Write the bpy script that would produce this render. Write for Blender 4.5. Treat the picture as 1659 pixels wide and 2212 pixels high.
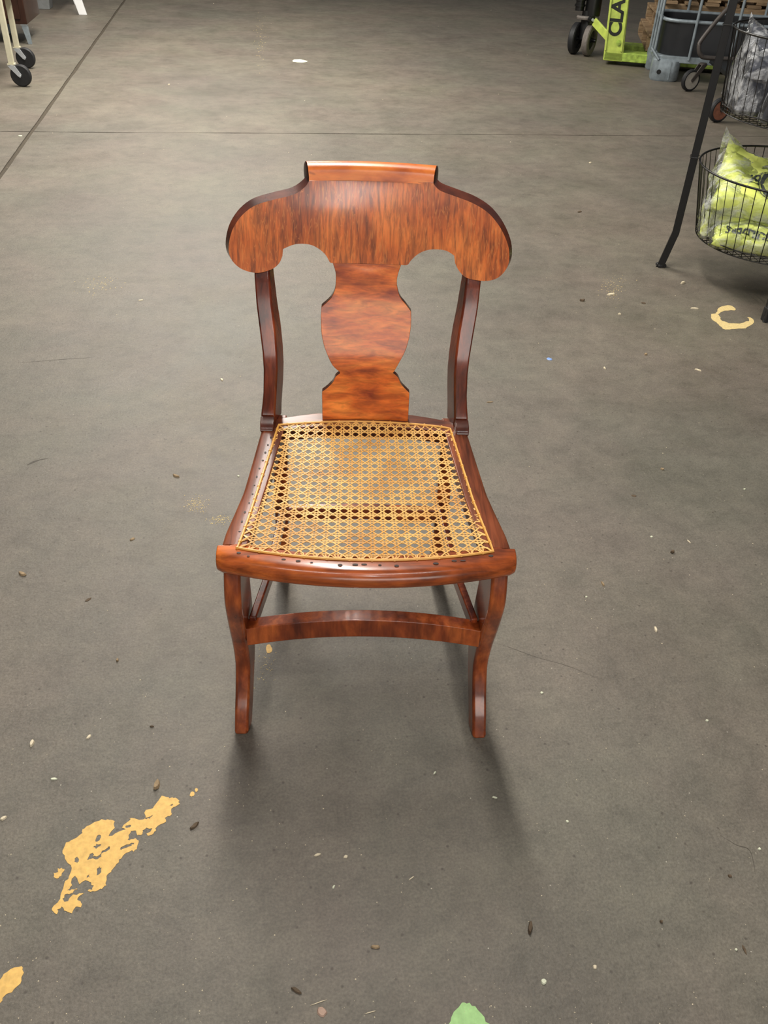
import bpy, bmesh, math, random
import numpy as np
from mathutils import Vector, Matrix, noise
from mathutils.geometry import delaunay_2d_cdt

for o in list(bpy.data.objects):
    bpy.data.objects.remove(o)
SC = bpy.context.scene
COL = SC.collection
PI = math.pi

# ------------------------------------------------------------------ camera
IMW, IMH, FPX = 1659, 2212, 1850.0
CAM_H, PITCH, YAW, ROLL = 1.254, 0.65505, 0.16778, -0.05023
fw = np.array([math.sin(YAW)*math.cos(PITCH), math.cos(YAW)*math.cos(PITCH), -math.sin(PITCH)])
rt = np.array([math.cos(YAW), -math.sin(YAW), 0.0])
dn = np.cross(fw, rt)
cr, sr = math.cos(ROLL), math.sin(ROLL)
rt2, dn2 = cr*rt + sr*dn, -sr*rt + cr*dn
CPOS = np.array([0.0, 0.0, CAM_H])
cam_data = bpy.data.cameras.new('camera')
cam = bpy.data.objects.new('camera', cam_data)
COL.objects.link(cam)
m = Matrix.Identity(4)
for i in range(3):
    m[i][0], m[i][1], m[i][2], m[i][3] = rt2[i], -dn2[i], -fw[i], CPOS[i]
cam.matrix_world = m
cam_data.sensor_fit = 'VERTICAL'
cam_data.sensor_height = 24.0
cam_data.lens = FPX/IMH*24.0
cam_data.clip_start = 0.05
cam_data.clip_end = 100
SC.camera = cam


def floor_at(px, py, z=0.0):
    """point of the horizontal plane z seen at a pixel of the photograph"""
    v = fw + rt2*(px-IMW/2)/FPX + dn2*(py-IMH/2)/FPX
    p = CPOS + v*(z-CAM_H)/v[2]
    return Vector((p[0], p[1], z))


# ------------------------------------------------------------------ world, lamps, exposure
W = bpy.data.worlds.new('world'); SC.world = W; W.use_nodes = True
bg = W.node_tree.nodes['Background']
bg.inputs[0].default_value = (0.93, 0.97, 1.0, 1)
bg.inputs[1].default_value = 0.13


def tube_or_fill(x, y, z, length, power, colour=(1.0, 0.955, 0.87), width=0.16):
    ld = bpy.data.lights.new('lamp_or_fill', 'AREA'); ld.shape = 'RECTANGLE'
    ld.size = width; ld.size_y = length; ld.energy = power; ld.color = colour
    lo = bpy.data.objects.new('lamp_or_fill', ld); COL.objects.link(lo)
    lo.location = (x, y, z)
    return lo


LH = 3.05
tube_or_fill(0.2, 2.35, LH, 1.5, 76)
tube_or_fill(-0.4, 5.9, LH, 2.4, 225, width=1.6)
tube_or_fill(-0.4, 8.9, LH, 2.0, 55)
tube_or_fill(0.0, -1.9, LH, 1.0, 14, (1.0, 0.97, 0.93), 0.09)
for lx in (-0.66, 0.48):      # a row of tubes running crosswise, just behind and above the photographer
    lo = tube_or_fill(lx, -0.55, LH, 0.85, 11, (1.0, 0.98, 0.95), 0.06)
    lo.rotation_euler = (0, 0, math.radians(90))
# added fill, not a real door: lights the chair front from behind the camera
door = tube_or_fill(0.3, -7.5, 1.9, 2.6, 190, (1.0, 0.95, 0.88), 4.5)
door.rotation_euler = (math.radians(90), 0, 0)
SC.view_settings.view_transform = 'Standard'
SC.view_settings.look = 'None'
SC.view_settings.gamma = 1.0
SC.view_settings.use_curve_mapping = False
SC.view_settings.exposure = 0.30


# ------------------------------------------------------------------ materials
def lin(r, g, b):
    f = lambda c: ((c/255+0.055)/1.055)**2.4 if c > 10 else c/255/12.92
    return (f(r), f(g), f(b), 1.0)


def new_mat(name):
    mt = bpy.data.materials.new(name); mt.use_nodes = True
    nt = mt.node_tree
    return mt, nt, nt.nodes['Principled BSDF']


def plain(name, rgb, rough=0.5, metal=0.0, var=0.12, scale=30, bump=0.0, coat=0.0):
    mt, nt, b = new_mat(name)
    tc = nt.nodes.new('ShaderNodeTexCoord'); n = nt.nodes.new('ShaderNodeTexNoise')
    n.inputs['Scale'].default_value = scale; n.inputs['Detail'].default_value = 5
    nt.links.new(tc.outputs['Object'], n.inputs['Vector'])
    r = nt.nodes.new('ShaderNodeValToRGB')
    c = lin(*rgb)
    r.color_ramp.elements[0].position = 0.3; r.color_ramp.elements[1].position = 0.7
    r.color_ramp.elements[0].color = tuple(v*(1-var) for v in c[:3])+(1,)
    r.color_ramp.elements[1].color = tuple(min(1, v*(1+var)) for v in c[:3])+(1,)
    nt.links.new(n.outputs['Fac'], r.inputs['Fac']); nt.links.new(r.outputs['Color'], b.inputs['Base Color'])
    b.inputs['Roughness'].default_value = rough; b.inputs['Metallic'].default_value = metal
    b.inputs['Coat Weight'].default_value = coat
    if bump:
        bp = nt.nodes.new('ShaderNodeBump'); bp.inputs['Strength'].default_value = bump; bp.inputs['Distance'].default_value = 0.002
        nt.links.new(n.outputs['Fac'], bp.inputs['Height']); nt.links.new(bp.outputs['Normal'], b.inputs['Normal'])
    return mt


def noise_node(nt, tc, scale_vec, sc=1.0, detail=4, dist=0.0, rough=0.5):
    mp = nt.nodes.new('ShaderNodeMapping'); mp.inputs['Scale'].default_value = scale_vec
    nt.links.new(tc.outputs['Object'], mp.inputs['Vector'])
    n = nt.nodes.new('ShaderNodeTexNoise'); n.inputs['Scale'].default_value = sc
    n.inputs['Detail'].default_value = detail; n.inputs['Distortion'].default_value = dist
    n.inputs['Roughness'].default_value = rough
    nt.links.new(mp.outputs['Vector'], n.inputs['Vector'])
    return n


def ramp(nt, src, stops):
    r = nt.nodes.new('ShaderNodeValToRGB'); e = r.color_ramp.elements
    while len(e) < len(stops):
        e.new(0.5)
    for el, (p, c) in zip(e, stops):
        el.position = p; el.color = c if len(c) == 4 else (*c, 1)
    nt.links.new(src, r.inputs['Fac'])
    return r


def mixc(nt, mode, fac, a, b_):
    mx = nt.nodes.new('ShaderNodeMix'); mx.data_type = 'RGBA'; mx.blend_type = mode
    if isinstance(fac, (int, float)):
        mx.inputs[0].default_value = fac
    else:
        nt.links.new(fac, mx.inputs[0])
    for i, s in ((6, a), (7, b_)):
        if isinstance(s, tuple):
            mx.inputs[i].default_value = s
        else:
            nt.links.new(s, mx.inputs[i])
    return mx.outputs[2]


def wood(name, dark, mid, light, grain, blotch, rough=0.3, coat=0.35, gs=0.35, stain=None, flame=None):
    """grain / blotch = object-space scale vectors (low along the fibres)"""
    mt, nt, b = new_mat(name)
    tc = nt.nodes.new('ShaderNodeTexCoord')
    g = noise_node(nt, tc, grain, 1, 6, 0.6, 0.6)
    bl = noise_node(nt, tc, blotch, 1, 4, 0.4, 0.55)
    base = ramp(nt, bl.outputs['Fac'], [(0.30, lin(*dark)), (0.5, lin(*mid)), (0.70, lin(*light))])
    lo, hi = 1-gs, 1+gs
    gr = ramp(nt, g.outputs['Fac'], [(0.36, (lo, lo, lo)), (0.62, (hi, hi, hi))])
    col = mixc(nt, 'MULTIPLY', 1.0, base.outputs['Color'], gr.outputs['Color'])
    if flame:
        fn = noise_node(nt, tc, flame[0], 1, 2, 1.3)
        fm = ramp(nt, fn.outputs['Fac'], [(0.53, (0, 0, 0)), (0.57, (0.6, 0.6, 0.6)), (0.60, (0, 0, 0))])
        col = mixc(nt, 'MIX', fm.outputs['Color'], col, lin(*flame[1]))
    if stain:
        s = noise_node(nt, tc, stain[0], 1, 3, 0.2)
        sm = ramp(nt, s.outputs['Fac'], [(stain[1], (0, 0, 0)), (stain[1]+0.07, (1, 1, 1))])
        col = mixc(nt, 'MIX', sm.outputs['Color'], col, lin(*stain[2]))
    nt.links.new(col, b.inputs['Base Color'])
    b.inputs['Roughness'].default_value = rough
    b.inputs['Coat Weight'].default_value = coat; b.inputs['Coat Roughness'].default_value = 0.12
    b.inputs['Specular IOR Level'].default_value = 0.3
    bp = nt.nodes.new('ShaderNodeBump'); bp.inputs['Strength'].default_value = 0.08; bp.inputs['Distance'].default_value = 0.0006
    nt.links.new(g.outputs['Fac'], bp.inputs['Height']); nt.links.new(bp.outputs['Normal'], b.inputs['Normal'])
    return mt


M = {}
M['crest'] = wood('figured_maple', (128, 54, 16), (182, 90, 32), (206, 114, 48), (165, 10, 24), (13, 6, 9), 0.3, 0.3, 0.44, flame=((120, 4, 17), (216, 128, 62)))
M['scroll'] = wood('scroll_maple', (150, 66, 22), (204, 106, 40), (222, 128, 52), (8, 60, 60), (14, 30, 30), 0.3, 0.15, 0.14,
                   ((16, 30, 30), 0.66, (120, 52, 22)))
M['splat'] = wood('splat_maple', (124, 44, 18), (204, 100, 36), (232, 136, 58), (26, 8, 120), (11, 6, 40), 0.3, 0.25, 0.26)
M['post'] = wood('post_maple', (70, 30, 20), (114, 48, 26), (148, 68, 34), (130, 130, 9), (20, 20, 6), 0.27, 0.5, 0.3)
M['front'] = wood('front_rail_maple', (100, 44, 20), (156, 74, 30), (192, 100, 40), (10, 120, 150), (10, 22, 22), 0.25, 0.4, 0.30,
                  ((34, 60, 60), 0.70, (52, 20, 12)))
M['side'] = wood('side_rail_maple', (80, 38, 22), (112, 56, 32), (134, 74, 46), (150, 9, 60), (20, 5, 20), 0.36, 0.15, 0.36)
M['leg'] = wood('leg_maple', (80, 32, 18), (128, 58, 26), (176, 90, 40), (90, 90, 10), (24, 24, 11), 0.27, 0.5, 0.22)
M['endgrain'] = plain('dark_end_grain', (62, 28, 16), 0.45, 0, 0.25, 120)
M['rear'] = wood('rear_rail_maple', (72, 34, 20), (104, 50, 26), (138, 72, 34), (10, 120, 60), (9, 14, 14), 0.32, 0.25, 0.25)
M['edge'] = wood('stained_edge', (58, 24, 14), (78, 34, 20), (100, 48, 30), (30, 30, 30), (20, 20, 20), 0.27, 0.5, 0.2)
M['cane'] = wood('cane_strand', (200, 142, 72), (224, 172, 96), (234, 190, 116), (60, 60, 60), (12, 12, 12), 0.42, 0.1, 0.1)
M['cane_bind'] = plain('cane_binding', (226, 166, 80), 0.4, 0, 0.1, 90)
M['nail'] = plain('nail_hole', (38, 16, 10), 0.6)

# worn sealed concrete
mt, nt, b = new_mat('sealed_concrete')
tc = nt.nodes.new('ShaderNodeTexCoord')
big = noise_node(nt, tc, (1, 1, 1), 0.9, 5, 0.1)
medn = noise_node(nt, tc, (1, 1, 1), 3.2, 10, 0.1, 0.72)
fine = noise_node(nt, tc, (1, 1, 1), 240, 3, 0, 0.6)
c1 = ramp(nt, medn.outputs['Fac'], [(0.26, lin(95, 89, 79)), (0.50, lin(107, 100, 90)), (0.76, lin(117, 110, 99))])
c2 = ramp(nt, big.outputs['Fac'], [(0.35, (0.86, 0.87, 0.88)), (0.65, (1.06, 1.05, 1.02))])
col = mixc(nt, 'MULTIPLY', 1.0, c1.outputs['Color'], c2.outputs['Color'])
fr = ramp(nt, fine.outputs['Fac'], [(0.30, (0.78, 0.78, 0.78)), (0.7, (1.2, 1.2, 1.2))])
mid = noise_node(nt, tc, (1.0, 1.2, 1), 13, 10, 0.35, 0.74)
mr_ = ramp(nt, mid.outputs['Fac'], [(0.28, (0.74, 0.74, 0.73)), (0.5, (1.0, 1.0, 1.0)), (0.72, (1.18, 1.17, 1.15))])
col = mixc(nt, 'MULTIPLY', 1.0, col, mr_.outputs['Color'])
hue = noise_node(nt, tc, (1, 1, 1), 2.1, 4, 0.2, 0.6)
hr_ = ramp(nt, hue.outputs['Fac'], [(0.35, (0.97, 1.01, 0.98)), (0.65, (1.03, 0.985, 1.0))])
col = mixc(nt, 'MULTIPLY', 1.0, col, hr_.outputs['Color'])
sand = noise_node(nt, tc, (1, 1.6, 1), 62, 6, 0.2, 0.7)
sr_ = ramp(nt, sand.outputs['Fac'], [(0.3, (0.88, 0.87, 0.86)), (0.7, (1.1, 1.1, 1.1))])
col = mixc(nt, 'MULTIPLY', 1.0, col, sr_.outputs['Color'])
col = mixc(nt, 'MULTIPLY', 1.0, col, fr.outputs['Color'])
# stretched dark scuffs
scf = noise_node(nt, tc, (2.2, 7.5, 1), 1.0, 8, 0.5, 0.7)
scr = ramp(nt, scf.outputs['Fac'], [(0.61, (0, 0, 0)), (0.78, (0.55, 0.55, 0.55))])
col = mixc(nt, 'MIX', scr.outputs['Color'], col, lin(92, 85, 74))
# dark pits and pale grit
vo = nt.nodes.new('ShaderNodeTexVoronoi'); vo.inputs['Scale'].default_value = 46
nt.links.new(tc.outputs['Object'], vo.inputs['Vector'])
pit = ramp(nt, vo.outputs['Distance'], [(0.06, (1, 1, 1)), (0.15, (0, 0, 0))])
sel = ramp(nt, vo.outputs['Color'], [(0.55, (0, 0, 0)), (0.59, (0.75, 0.75, 0.75))])
pm = mixc(nt, 'MULTIPLY', 1.0, pit.outputs['Color'], sel.outputs['Color'])
col = mixc(nt, 'MIX', pm, col, lin(66, 58, 50))
v2 = nt.nodes.new('ShaderNodeTexVoronoi'); v2.inputs['Scale'].default_value = 60
mp2 = nt.nodes.new('ShaderNodeMapping'); mp2.inputs['Location'].default_value = (3.3, 7.1, 0)
nt.links.new(tc.outputs['Object'], mp2.inputs['Vector']); nt.links.new(mp2.outputs['Vector'], v2.inputs['Vector'])
gr = ramp(nt, v2.outputs['Distance'], [(0.03, (1, 1, 1)), (0.08, (0, 0, 0))])
s2 = ramp(nt, v2.outputs['Color'], [(0.76, (0, 0, 0)), (0.80, (0.8, 0.8, 0.8))])
gm = mixc(nt, 'MULTIPLY', 1.0, gr.outputs['Color'], s2.outputs['Color'])
col = mixc(nt, 'MIX', gm, col, lin(196, 188, 172))
nt.links.new(col, b.inputs['Base Color'])
rr = ramp(nt, medn.outputs['Fac'], [(0.3, (0.46, 0.46, 0.46)), (0.7, (0.62, 0.62, 0.62))])
nt.links.new(rr.outputs['Color'], b.inputs['Roughness'])
bp = nt.nodes.new('ShaderNodeBump'); bp.inputs['Strength'].default_value = 0.6; bp.inputs['Distance'].default_value = 0.0022
fb = noise_node(nt, tc, (1, 1, 1), 95, 6, 0, 0.72)
nt.links.new(fb.outputs['Fac'], bp.inputs['Height']); nt.links.new(bp.outputs['Normal'], b.inputs['Normal'])
M['concrete'] = mt

M['wall'] = plain('painted_block_wall', (150, 148, 140), 0.8, 0, 0.08, 3)
M['joint'] = plain('joint_dirt', (66, 58, 46), 0.9, 0, 0.2, 60)
M['yellow_paint'] = plain('worn_yellow_paint', (222, 178, 98), 0.6, 0, 0.14, 110, 0.3)
M['pale_paint'] = plain('dusty_yellow_paint', (214, 190, 132), 0.7, 0, 0.14, 160, 0.3)
M['green_paint'] = plain('pale_green_paint', (158, 200, 130), 0.6, 0, 0.12, 110, 0.3)
M['stain'] = plain('dark_scuff', (68, 61, 52), 0.65, 0, 0.1, 60)
M['chip'] = plain('pale_wood_chip', (214, 200, 172), 0.7, 0, 0.1, 200)
M['leaf'] = plain('dry_leaf', (150, 128, 98), 0.8, 0, 0.3, 120)
M['leaf_dark'] = plain('dark_leaf_crumb', (88, 72, 54), 0.8, 0, 0.3, 120)
M['pinkchip'] = plain('pink_grey_chip', (176, 146, 128), 0.7, 0, 0.15, 120)
M['blue'] = plain('blue_plastic', (128, 158, 212), 0.35)
M['white'] = plain('white_scrap', (214, 216, 190), 0.6)
M['lime'] = plain('lime_paint', (186, 204, 92), 0.45, 0, 0.2, 22, 0.1)
M['lime_worn'] = plain('scuffed_lime_paint', (160, 186, 78), 0.5, 0, 0.4, 30, 0.2)
M['black_text'] = plain('black_lettering', (24, 28, 20), 0.5)
M['black'] = plain('black_enamel', (10, 10, 11), 0.4, 0, 0.2, 40)
M['wire'] = plain('black_wire', (26, 24, 22), 0.35, 0.3, 0.2, 40)
M['rubber'] = plain('black_rubber', (27, 27, 29), 0.6, 0, 0.2, 60)
M['greyrubber'] = plain('worn_grey_tread', (110, 103, 98), 0.7, 0, 0.2, 60)
M['cream'] = plain('cream_enamel', (204, 198, 172), 0.4, 0, 0.08, 30)
M['zinc'] = plain('zinc_plate', (196, 200, 204), 0.35, 0.35, 0.1, 60)
M['galv'] = plain('galvanised_steel', (136, 146, 152), 0.45, 0.3, 0.25, 26)
M['tank'] = plain('black_tank_plastic', (20, 22, 26), 0.45, 0, 0.2, 12)
M['brown_steel'] = plain('dull_brown_steel', (74, 68, 64), 0.5, 0.2, 0.2, 30)
M['hub'] = plain('pale_wheel_hub', (168, 162, 152), 0.5, 0, 0.15, 50)
M['rust_hub'] = plain('rusty_wheel_hub', (130, 82, 62), 0.6, 0, 0.25, 50)
M['cabinet'] = wood('cabinet_mahogany', (38, 20, 12), (52, 29, 19), (64, 38, 24), (60, 60, 6), (8, 8, 3), 0.4, 0.2, 0.2)
M['pallet'] = wood('weathered_pallet', (108, 88, 66), (146, 122, 94), (172, 148, 116), (5, 60, 60), (3, 14, 14), 0.8, 0.0, 0.25)
M['grey_tub'] = plain('grey_plastic', (128, 130, 130), 0.5)
M['white_leg'] = plain('white_gloss', (244, 244, 244), 0.35, 0, 0.02, 10)
M['neon'] = plain('neon_shirt_cloth', (240, 253, 128), 0.75, 0, 0.06, 14)
M['navy'] = plain('navy_cloth', (34, 40, 58), 0.8, 0, 0.3, 16)
M['print'] = plain('dark_print', (44, 58, 52), 0.6, 0, 0.1, 30)
# clear film: thin, glossy, mostly see-through
mt, nt, b = new_mat('clear_film'); nt.nodes.remove(b)
out = nt.nodes['Material Output']
tr = nt.nodes.new('ShaderNodeBsdfTransparent'); gl = nt.nodes.new('ShaderNodeBsdfGlossy'); df = nt.nodes.new('ShaderNodeBsdfDiffuse')
gl.inputs['Roughness'].default_value = 0.12; df.inputs['Color'].default_value = (0.85, 0.86, 0.88, 1)
m1 = nt.nodes.new('ShaderNodeMixShader'); m1.inputs[0].default_value = 0.14
fc = nt.nodes.new('ShaderNodeTexCoord'); fcn = noise_node(nt, fc, (1, 1.9, 1), 11, 3, 0.9)
fcr = ramp(nt, fcn.outputs['Fac'], [(0.0, (0.05, 0.05, 0.05)), (0.46, (0.06, 0.06, 0.06)), (0.60, (0.42, 0.42, 0.42)), (0.74, (0.10, 0.10, 0.10))])
nt.links.new(fcr.outputs['Color'], m1.inputs[0])
m2 = nt.nodes.new('ShaderNodeMixShader'); lw = nt.nodes.new('ShaderNodeLayerWeight'); lw.inputs['Blend'].default_value = 0.25
nt.links.new(tr.outputs[0], m1.inputs[1]); nt.links.new(df.outputs[0], m1.inputs[2])
nt.links.new(lw.outputs['Fresnel'], m2.inputs[0]); nt.links.new(m1.outputs[0], m2.inputs[1]); nt.links.new(gl.outputs[0], m2.inputs[2])
nt.links.new(m2.outputs[0], out.inputs['Surface'])
ftc = nt.nodes.new('ShaderNodeTexCoord'); fno = noise_node(nt, ftc, (1, 1.7, 1), 26, 3, 1.2)
fbp = nt.nodes.new('ShaderNodeBump'); fbp.inputs['Strength'].default_value = 1.0; fbp.inputs['Distance'].default_value = 0.012
nt.links.new(fno.outputs['Fac'], fbp.inputs['Height'])
for nd in (gl, df, lw):
    nt.links.new(fbp.outputs['Normal'], nd.inputs['Normal'])
M['film'] = mt


# ------------------------------------------------------------------ mesh helpers
class MB:
    def __init__(self):
        self.v = []; self.f = []

    def add(self, vs, fs):
        n = len(self.v); self.v += [tuple(p) for p in vs]; self.f += [tuple(i+n for i in f) for f in fs]
        return self

    def box(self, x0, x1, y0, y1, z0, z1):
        vs = [(x, y, z) for z in (z0, z1) for y in (y0, y1) for x in (x0, x1)]
        return self.add(vs, [(0, 2, 3, 1), (4, 5, 7, 6), (0, 1, 5, 4), (1, 3, 7, 5), (3, 2, 6, 7), (2, 0, 4, 6)])

    def rings(self, rings, closed=False, caps=True):
        k = len(rings[0]); vs = [p for r in rings for p in r]; fs = []
        n = len(rings)
        for i in range(n if closed else n-1):
            a, c = i*k, ((i+1) % n)*k
            for j in range(k):
                j2 = (j+1) % k
                fs.append((a+j, a+j2, c+j2, c+j))
        if caps and not closed:
            fs.append(tuple(reversed(range(k)))); fs.append(tuple(range((n-1)*k, n*k)))
        return self.add(vs, fs)

    def tube(self, path, r, seg=8, closed=False, up=(0, 0, 1), flat=None):
        """round tube; flat=(a,b) makes a rectangular bar a wide, b thick"""
        P = [Vector(p) for p in path]; n = len(P); rings = []
        upv = Vector(up)
        for i in range(n):
            if closed:
                t = P[(i+1) % n]-P[i-1]
            else:
                t = P[min(i+1, n-1)]-P[max(i-1, 0)]
            t.normalize()
            s = t.cross(upv)
            if s.length < 1e-4:
                s = t.cross(Vector((1, 0, 0)))
            s.normalize(); u = s.cross(t).normalized()
            rr_ = r[i] if isinstance(r, (list, tuple)) else r
            if flat:
                a, b2 = flat
                rings.append([P[i]+s*sx*a/2+u*sy*b2/2 for sx, sy in ((-1, -1), (1, -1), (1, 1), (-1, 1))])
            else:
                rings.append([P[i]+(s*math.cos(2*PI*j/seg)+u*math.sin(2*PI*j/seg))*rr_ for j in range(seg)])
        return self.rings(rings, closed)

    def disc_wheel(self, c, axis, prof, seg=28):
        """lathe of (radius, offset) profile round an axis"""
        c = Vector(c); ax = Vector(axis).normalized()
        s = ax.cross(Vector((0, 0, 1))).normalized(); u = s.cross(ax)
        rings = []
        for j in range(seg):
            a = 2*PI*j/seg; d = s*math.cos(a)+u*math.sin(a)
            rings.append([c+d*r_+ax*o_ for r_, o_ in prof])
        return self.rings(rings, closed=True)

    def build(self, name, mat, parent=None, smooth=35, bevel=0.0, bseg=2, loc=None, props=None):
        me = bpy.data.meshes.new(name)
        me.from_pydata(self.v, [], self.f)
        bmx = bmesh.new(); bmx.from_mesh(me)
        bmesh.ops.recalc_face_normals(bmx, faces=bmx.faces)
        bmx.to_mesh(me); bmx.free()
        me.materials.append(mat)
        o = bpy.data.objects.new(name, me); COL.objects.link(o)
        if parent is not None:
            o.parent = parent
        if smooth:
            me.shade_smooth(); me.set_sharp_from_angle(angle=math.radians(smooth))
        if bevel:
            md = o.modifiers.new('bevel', 'BEVEL'); md.width = bevel; md.segments = bseg
            md.limit_method = 'ANGLE'; md.angle_limit = math.radians(40); md.harden_normals = True
        if loc is not None:
            o.location = loc
        if props:
            for k, v_ in props.items():
                o[k] = v_
        return o


def thing(name, label, cat, loc=(0, 0, 0), rz=0.0, group=None):
    o = bpy.data.objects.new(name, None); COL.objects.link(o)
    o.location = loc; o.rotation_euler = (0, 0, rz)
    o['label'] = label; o['category'] = cat
    if group:
        o['group'] = group
    return o


def catmull(pts, n=6, closed=False):
    P = [Vector(p) for p in pts]; out = []; N = len(P)
    rng = range(N) if closed else range(N-1)
    for i in rng:
        if closed:
            p0, p1, p2, p3 = P[i-1], P[i], P[(i+1) % N], P[(i+2) % N]
        else:
            p0, p1, p2, p3 = P[max(i-1, 0)], P[i], P[i+1], P[min(i+2, N-1)]
        for k in range(n):
            t = k/n
            out.append(0.5*((2*p1)+(-p0+p2)*t+(2*p0-5*p1+4*p2-p3)*t*t+(-p0+3*p1-3*p2+p3)*t**3))
    if not closed:
        out.append(P[-1])
    return out


def interp(x, xs, ys):
    return float(np.interp(x, xs, ys))


def inside(p, poly):
    x, y = p[0], p[1]; c = False; j = len(poly)-1
    for i in range(len(poly)):
        xi, yi = poly[i][0], poly[i][1]; xj, yj = poly[j][0], poly[j][1]
        if (yi > y) != (yj > y) and x < (xj-xi)*(y-yi)/(yj-yi)+xi:
            c = not c
        j = i
    return c


def plate(outline, front, back, step=0.012, holes=()):
    """2-D outline (a,b) -> solid between surfaces front(a,b) and back(a,b) (3-D points)"""
    loops = [outline]+list(holes)
    verts = []; edges = []
    for lp in loops:
        n0 = len(verts); verts += [Vector((p[0], p[1])) for p in lp]
        edges += [(n0+i, n0+(i+1) % len(lp)) for i in range(len(lp))]
    nb = len(verts)
    xs = [p[0] for p in outline]; ys = [p[1] for p in outline]
    if step:
        x = min(xs)+step/2
        while x < max(xs):
            y = min(ys)+step/2
            while y < max(ys):
                if inside((x, y), outline) and not any(inside((x, y), h) for h in holes) and \
                        min((x-q[0])**2+(y-q[1])**2 for q in verts[:nb]) > (step*0.45)**2:
                    verts.append(Vector((x, y)))
                y += step
            x += step
    V, E_, F_, _, _, _ = delaunay_2d_cdt(verts, edges, [], 0, 1e-7)
    F_ = [f for f in F_ if inside(sum((V[i] for i in f), Vector((0, 0)))/3, outline)
          and not any(inside(sum((V[i] for i in f), Vector((0, 0)))/3, h) for h in holes)]
    n = len(V)
    vs = [front(p[0], p[1]) for p in V]+[back(p[0], p[1]) for p in V]
    fs = [tuple(f) for f in F_]+[tuple(reversed([i+n for i in f])) for f in F_]
    cnt = {}
    for f in F_:
        for k in range(3):
            e = (f[k], f[(k+1) % 3]); cnt[e] = 1
    for (a, c) in list(cnt):
        if (c, a) not in cnt:
            fs.append((c, a, a+n, c+n))
    mb = MB(); mb.add(vs, fs); mb.nfront = 2*len(F_)
    return mb


def edge_material(o, nface, mat):
    """stained end grain on the sawn edge of a plate"""
    o.data.materials.append(mat)
    for p in o.data.polygons:
        if p.index >= nface:
            p.material_index = 1


# ------------------------------------------------------------------ floor: base, four concrete slabs with open joints, marks
rnd = random.Random(7)
fl = MB().box(-9, 12, -4, 20, -0.25, -0.006).build('floor', M['joint'], smooth=0, props={'kind': 'structure'})
JX, JY = -1.153, 5.073


def slab(x0, x1, y0, y1, jx0, jx1, jy0, jy1):
    """rectangle whose joint sides (flags) are slightly ragged"""
    def side(a, c, ragged, perp):
        n = 160 if ragged else 2
        out = []
        for i in range(n):
            t = i/n; p = a.lerp(c, t)
            if ragged and i > 0:
                k = noise.noise(Vector((p.x*3.1+perp[0]*9, p.y*3.1, 2.0)))*0.004+noise.noise(Vector((p.x*22, p.y*22, 5.0)))*0.0025
                p = p+Vector(perp)*k
            out.append((p.x, p.y))
        return out
    A, B, Cc, D = Vector((x0, y0)), Vector((x1, y0)), Vector((x1, y1)), Vector((x0, y1))
    o = side(A, B, jy0, (0, 1))+side(B, Cc, jx1, (-1, 0))+side(Cc, D, jy1, (0, -1))+side(D, A, jx0, (1, 0))
    mb = plate(o, lambda a, c_: (a, c_, 0.0), lambda a, c_: (a, c_, -0.006), step=0)
    return mb.build('slab', M['concrete'], fl, smooth=0)


gx, gy = 0.0110, 0.0038
slab(-9, JX-gx, -4, JY-gy, 0, 1, 0, 1)
slab(JX+gx, 12, -4, JY-gy, 1, 0, 0, 1)
slab(-9, JX-gx, JY+gy, 20, 0, 1, 1, 0)
slab(JX+gx, 12, JY+gy, 20, 1, 0, 1, 0)


MB().box(-9.2, -9, -4, 20, -0.006, 5.2).build('wall_left', M['wall'], smooth=0, props={'kind': 'structure'})
MB().box(12, 12.2, -4, 20, -0.006, 5.2).build('wall_right', M['wall'], smooth=0, props={'kind': 'structure'})
MB().box(-9.2, 12.2, 20, 20.2, -0.006, 5.2).build('wall_back', M['wall'], smooth=0, props={'kind': 'structure'})


def floor_patch(name, px_pts, mat, holes=(), h=0.0006, rough=0.0016, seed=1, smooth_n=3):
    """thin coat of paint on the slab, outline traced on the ground"""
    def conv(pts, s):
        q = [floor_at(*p) for p in pts]
        q = catmull([(v.x, v.y, 0) for v in q], smooth_n, True)
        r_ = random.Random(s)
        return [(v.x+r_.uniform(-1, 1)*rough, v.y+r_.uniform(-1, 1)*rough) for v in q]
    ol = conv(px_pts, seed); hs = [conv(hp, seed+i+1) for i, hp in enumerate(holes)]
    mb = plate(ol, lambda a, c_: (a, c_, h), lambda a, c_: (a, c_, 0.0001), step=0, holes=hs)
    return mb.build(name, mat, fl, smooth=0)


def z7(pts):
    return [(60+x/3.867, 1640+y/3.867) for x, y in pts]


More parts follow.
